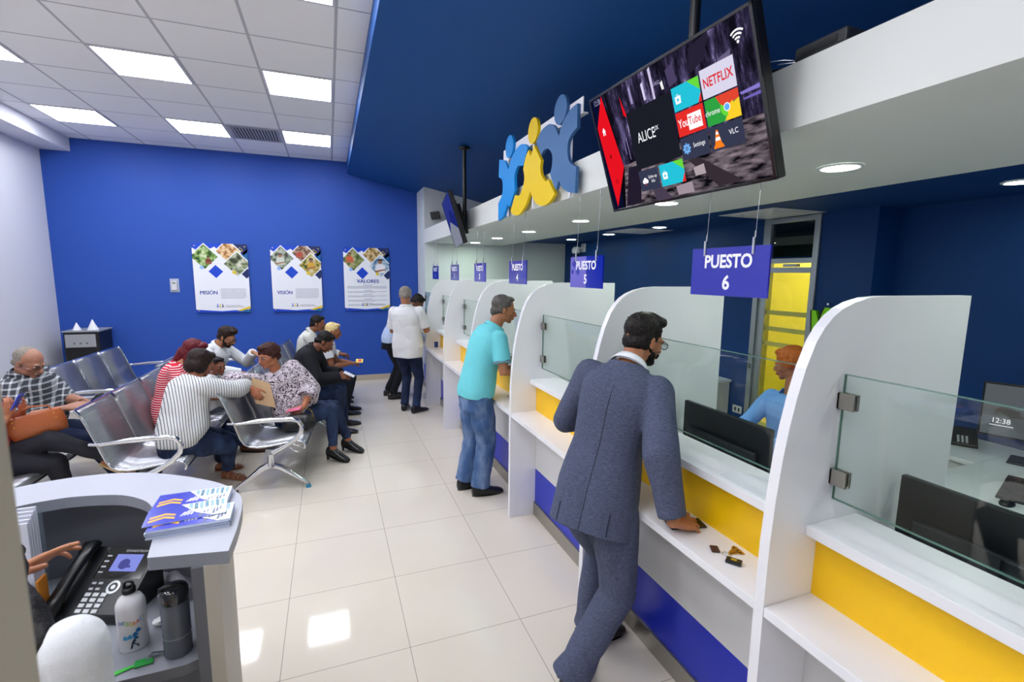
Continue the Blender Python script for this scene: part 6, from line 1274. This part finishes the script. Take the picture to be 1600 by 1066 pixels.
# ---- clerk behind the glass
LBS = cloth('light blue uniform', '#6FA0E0', .8)
person('person with short ginger hair and light blue shirt seated behind the glass', h=1.66, fem=1, pel=(3.05, 2.42, .56), neck=(3.03, 2.40, 1.05), face=180, head=(3.05, 2.45, 1.265), look=(110, 10, 0), skin='#A06A4C', hair='curly', hair_mat=hair_mat('ginger', '#8A3C14', '#C8702C'),
    handR=(2.62, 2.62, .80), handL=(2.62, 2.22, .80), footR=(2.62, 2.52, 0), footL=(2.62, 2.3, 0), top=LBS, sleeve=(.98, .98), collar=LBS, legs=NAVYT, shoes='dress', shoe_mat=LEATHER)
t = thing('office_chair', (3.08, 2.42, 0), 'dark office chair under the clerk with ginger hair', 'chair'); CF = cloth('chair fabric', '#1C1E24')
s = MB(); s.loft([ring((3.05, 2.42, z), (w_, 0, 0), (0, w_, 0), 24, 3.2) for z, w_ in ((.39, .20), (.40, .23), (.44, .235), (.455, .21))]); s.build('seat', CF, t)
s = MB(); s.loft([ring((3.315+.02*q, 2.42, .58+.09*q), (.022, 0, 0), (0, w_, 0), 20, 3) for q, w_ in ((0, .15), (1, .2), (3, .21), (4, .16))]); s.build('backrest', CF, t)
MB().cyl((3.08, 2.42, .08), (3.08, 2.42, .39), .028).build('gas_post', BLACKP, t); MB().tube([(3.1, 2.42, .40), (3.30, 2.42, .42), (3.335, 2.42, .62)], .015).build('back_stay', BLACKP, t)
for q in range(5):
    an = q*2*math.pi/5; l_ = MB().tube([(3.08, 2.42, .09), (3.08+.26*math.cos(an), 2.42+.26*math.sin(an), .065)], [.022, .014], seg=8).build('leg', BLACKP, t); MB().ell((3.08+.27*math.cos(an), 2.42+.27*math.sin(an), .027), (.027, 0, 0), (0, .027, 0), (0, 0, .027)).build('caster', DGREY, l_)
# ---- receptionist
if True: WB = cloth('white blouse', '#DCDEE2', .8, fold=.3)
p = person('person with long black hair in a white blouse behind the reception desk, hand raised', h=1.64, fem=1, fat=.3, pel=(-.80, 1.15, .54), neck=(-.75, 1.27, 1.05), face=80, sface=75, head=(-.775, 1.36, 1.14), look=(95, 25, 0), shR=(.06, -.02, .075), skin='#B07856', hair='long', hair_mat=hair_mat('long black', '#040303', '#100907', rough=.45), lip='#A05048',
    locks=[([(-.72, 1.33, 1.16, 0), (-.645, 1.25, 1.14, 0), (-.585, 1.17, 1.10, 0), (-.558, 1.13, 1.02, 0), (-.55, 1.10, .92, 0)], [.05, .046, .040, .034, .028]), ([(-.75, 1.31, 1.14, 0), (-.71, 1.24, 1.06, 0), (-.68, 1.19, .98, 0), (-.67, 1.15, .84, 0)], [.06, .06, .055, .02]), ([(-.80, 1.32, 1.20, 0), (-.79, 1.22, 1.08, 0), (-.77, 1.15, .92, 0)], [.07, .065, .03])],
    handR=(-.60, 1.36, .77), elbR=(.2, -1, .1), handL=(-.80, 1.55, 1.085), elbL=(-.7, .2, -.5), hdL=(.80, .1, .42), hnL=(-.45, .3, .85), curlL=(.1, .15, .3, .6), footR=(-.75, 1.45, 0), footL=(-.9, 1.5, 0), toeR=70, toeL=70, top=WB, topname='blouse', hem=-.12, sleeve=(.60, .72), srr=(.066, .068, .066, .062, .055), legs=NAVYT, shoes='dress', shoe_mat=LEATHER, vox=.0034, spread=.12, tf=.008, tfreq=26, shw=.165)
s = MB(); s.tube([(-.62, 1.25, 1.15), (-.565, 1.17, 1.11), (-.535, 1.12, 1.04), (-.522, 1.09, .96), (-.52, 1.08, .90)], [.008, .012, .012, .010, .004], seg=8); s.build('brown_lock', hair_mat('brown lock', '#2E1510', '#4A261A', rough=.3), p['root'])
t = thing('office_chair', (-.85, 1.12, 0), 'dark chair under the receptionist', 'chair')
s = MB(); s.loft([ring((-.85, 1.10, z), (w_, 0, 0), (0, w_, 0), 24, 3.2) for z, w_ in ((.37, .20), (.38, .23), (.42, .235), (.435, .21))]); s.build('seat', CF, t); MB().cyl((-.85, 1.10, 0), (-.85, 1.10, .37), .03).build('gas_post', BLACKP, t); MB().cyl((-.85, 1.10, 0), (-.85, 1.10, .02), .24, seg=30).build('base', BLACKP, t)
# envelope between bench back and woman, dark handbag
s = MB(); s.prism([(0, 0), (.17, -.02), (.19, .22), (.02, .26)], (-.66, 4.78, .70), unit((.75, .3, -.25)), unit((-.25, .1, 1)), (0, 1, 0), .003); tag(s.build('envelope', M('manila envelope', '#D8B48C', .6)), 'manila envelope hanging over the bench back beside the woman in the spotted blouse', 'envelope')
t = thing('handbag', (-.30, 4.72, .44), 'black handbag with chain on the bench beside the woman in the spotted blouse', 'handbag')
s = MB(); s.loft([ring((-.30, 4.72, z), (a_, 0, 0), (0, b_, 0), 24, 2.8) for z, a_, b_ in ((.445, .12, .07), (.47, .145, .085), (.52, .14, .08), (.565, .11, .06), (.585, .06, .03))]); fuse(s, 'pouch', .007, 3, M('soft black leather', '#0E0E10', .35, bump=.5, bscale=25), t, disp=folds(.006, 30, 4))
s = MB()
for q in range(14): an = q/13*math.pi; c = V3(-.30+.12*math.cos(an), 4.70, .56+.10*math.sin(an)); s.tube([c+V3(.006*math.cos(w_), .003*math.cos(w_*1), .006*math.sin(w_)) for w_ in np.linspace(0, 6.28, 9)], .0016, seg=5, cap=False)
s.build('chain', M('gold', '#D9B04A', .25, 1.0), t)
s = MB(); s.tube([(-.17, 5.20, .95)]*1+[(-.24, 5.28, .80)], .01) if False else None
t = thing('mobile_phone', (-.33, 4.75, .66), 'phone in a pink case in the hand of the woman in the spotted blouse', 'phone'); MB().obox((-.345, 4.745, .625), V3(.06, -.02, .012), V3(.01, .030, .008), V3(-.001, -.001, .004)).build('case', M('pink case', '#D86A8C', .4), t, .002)
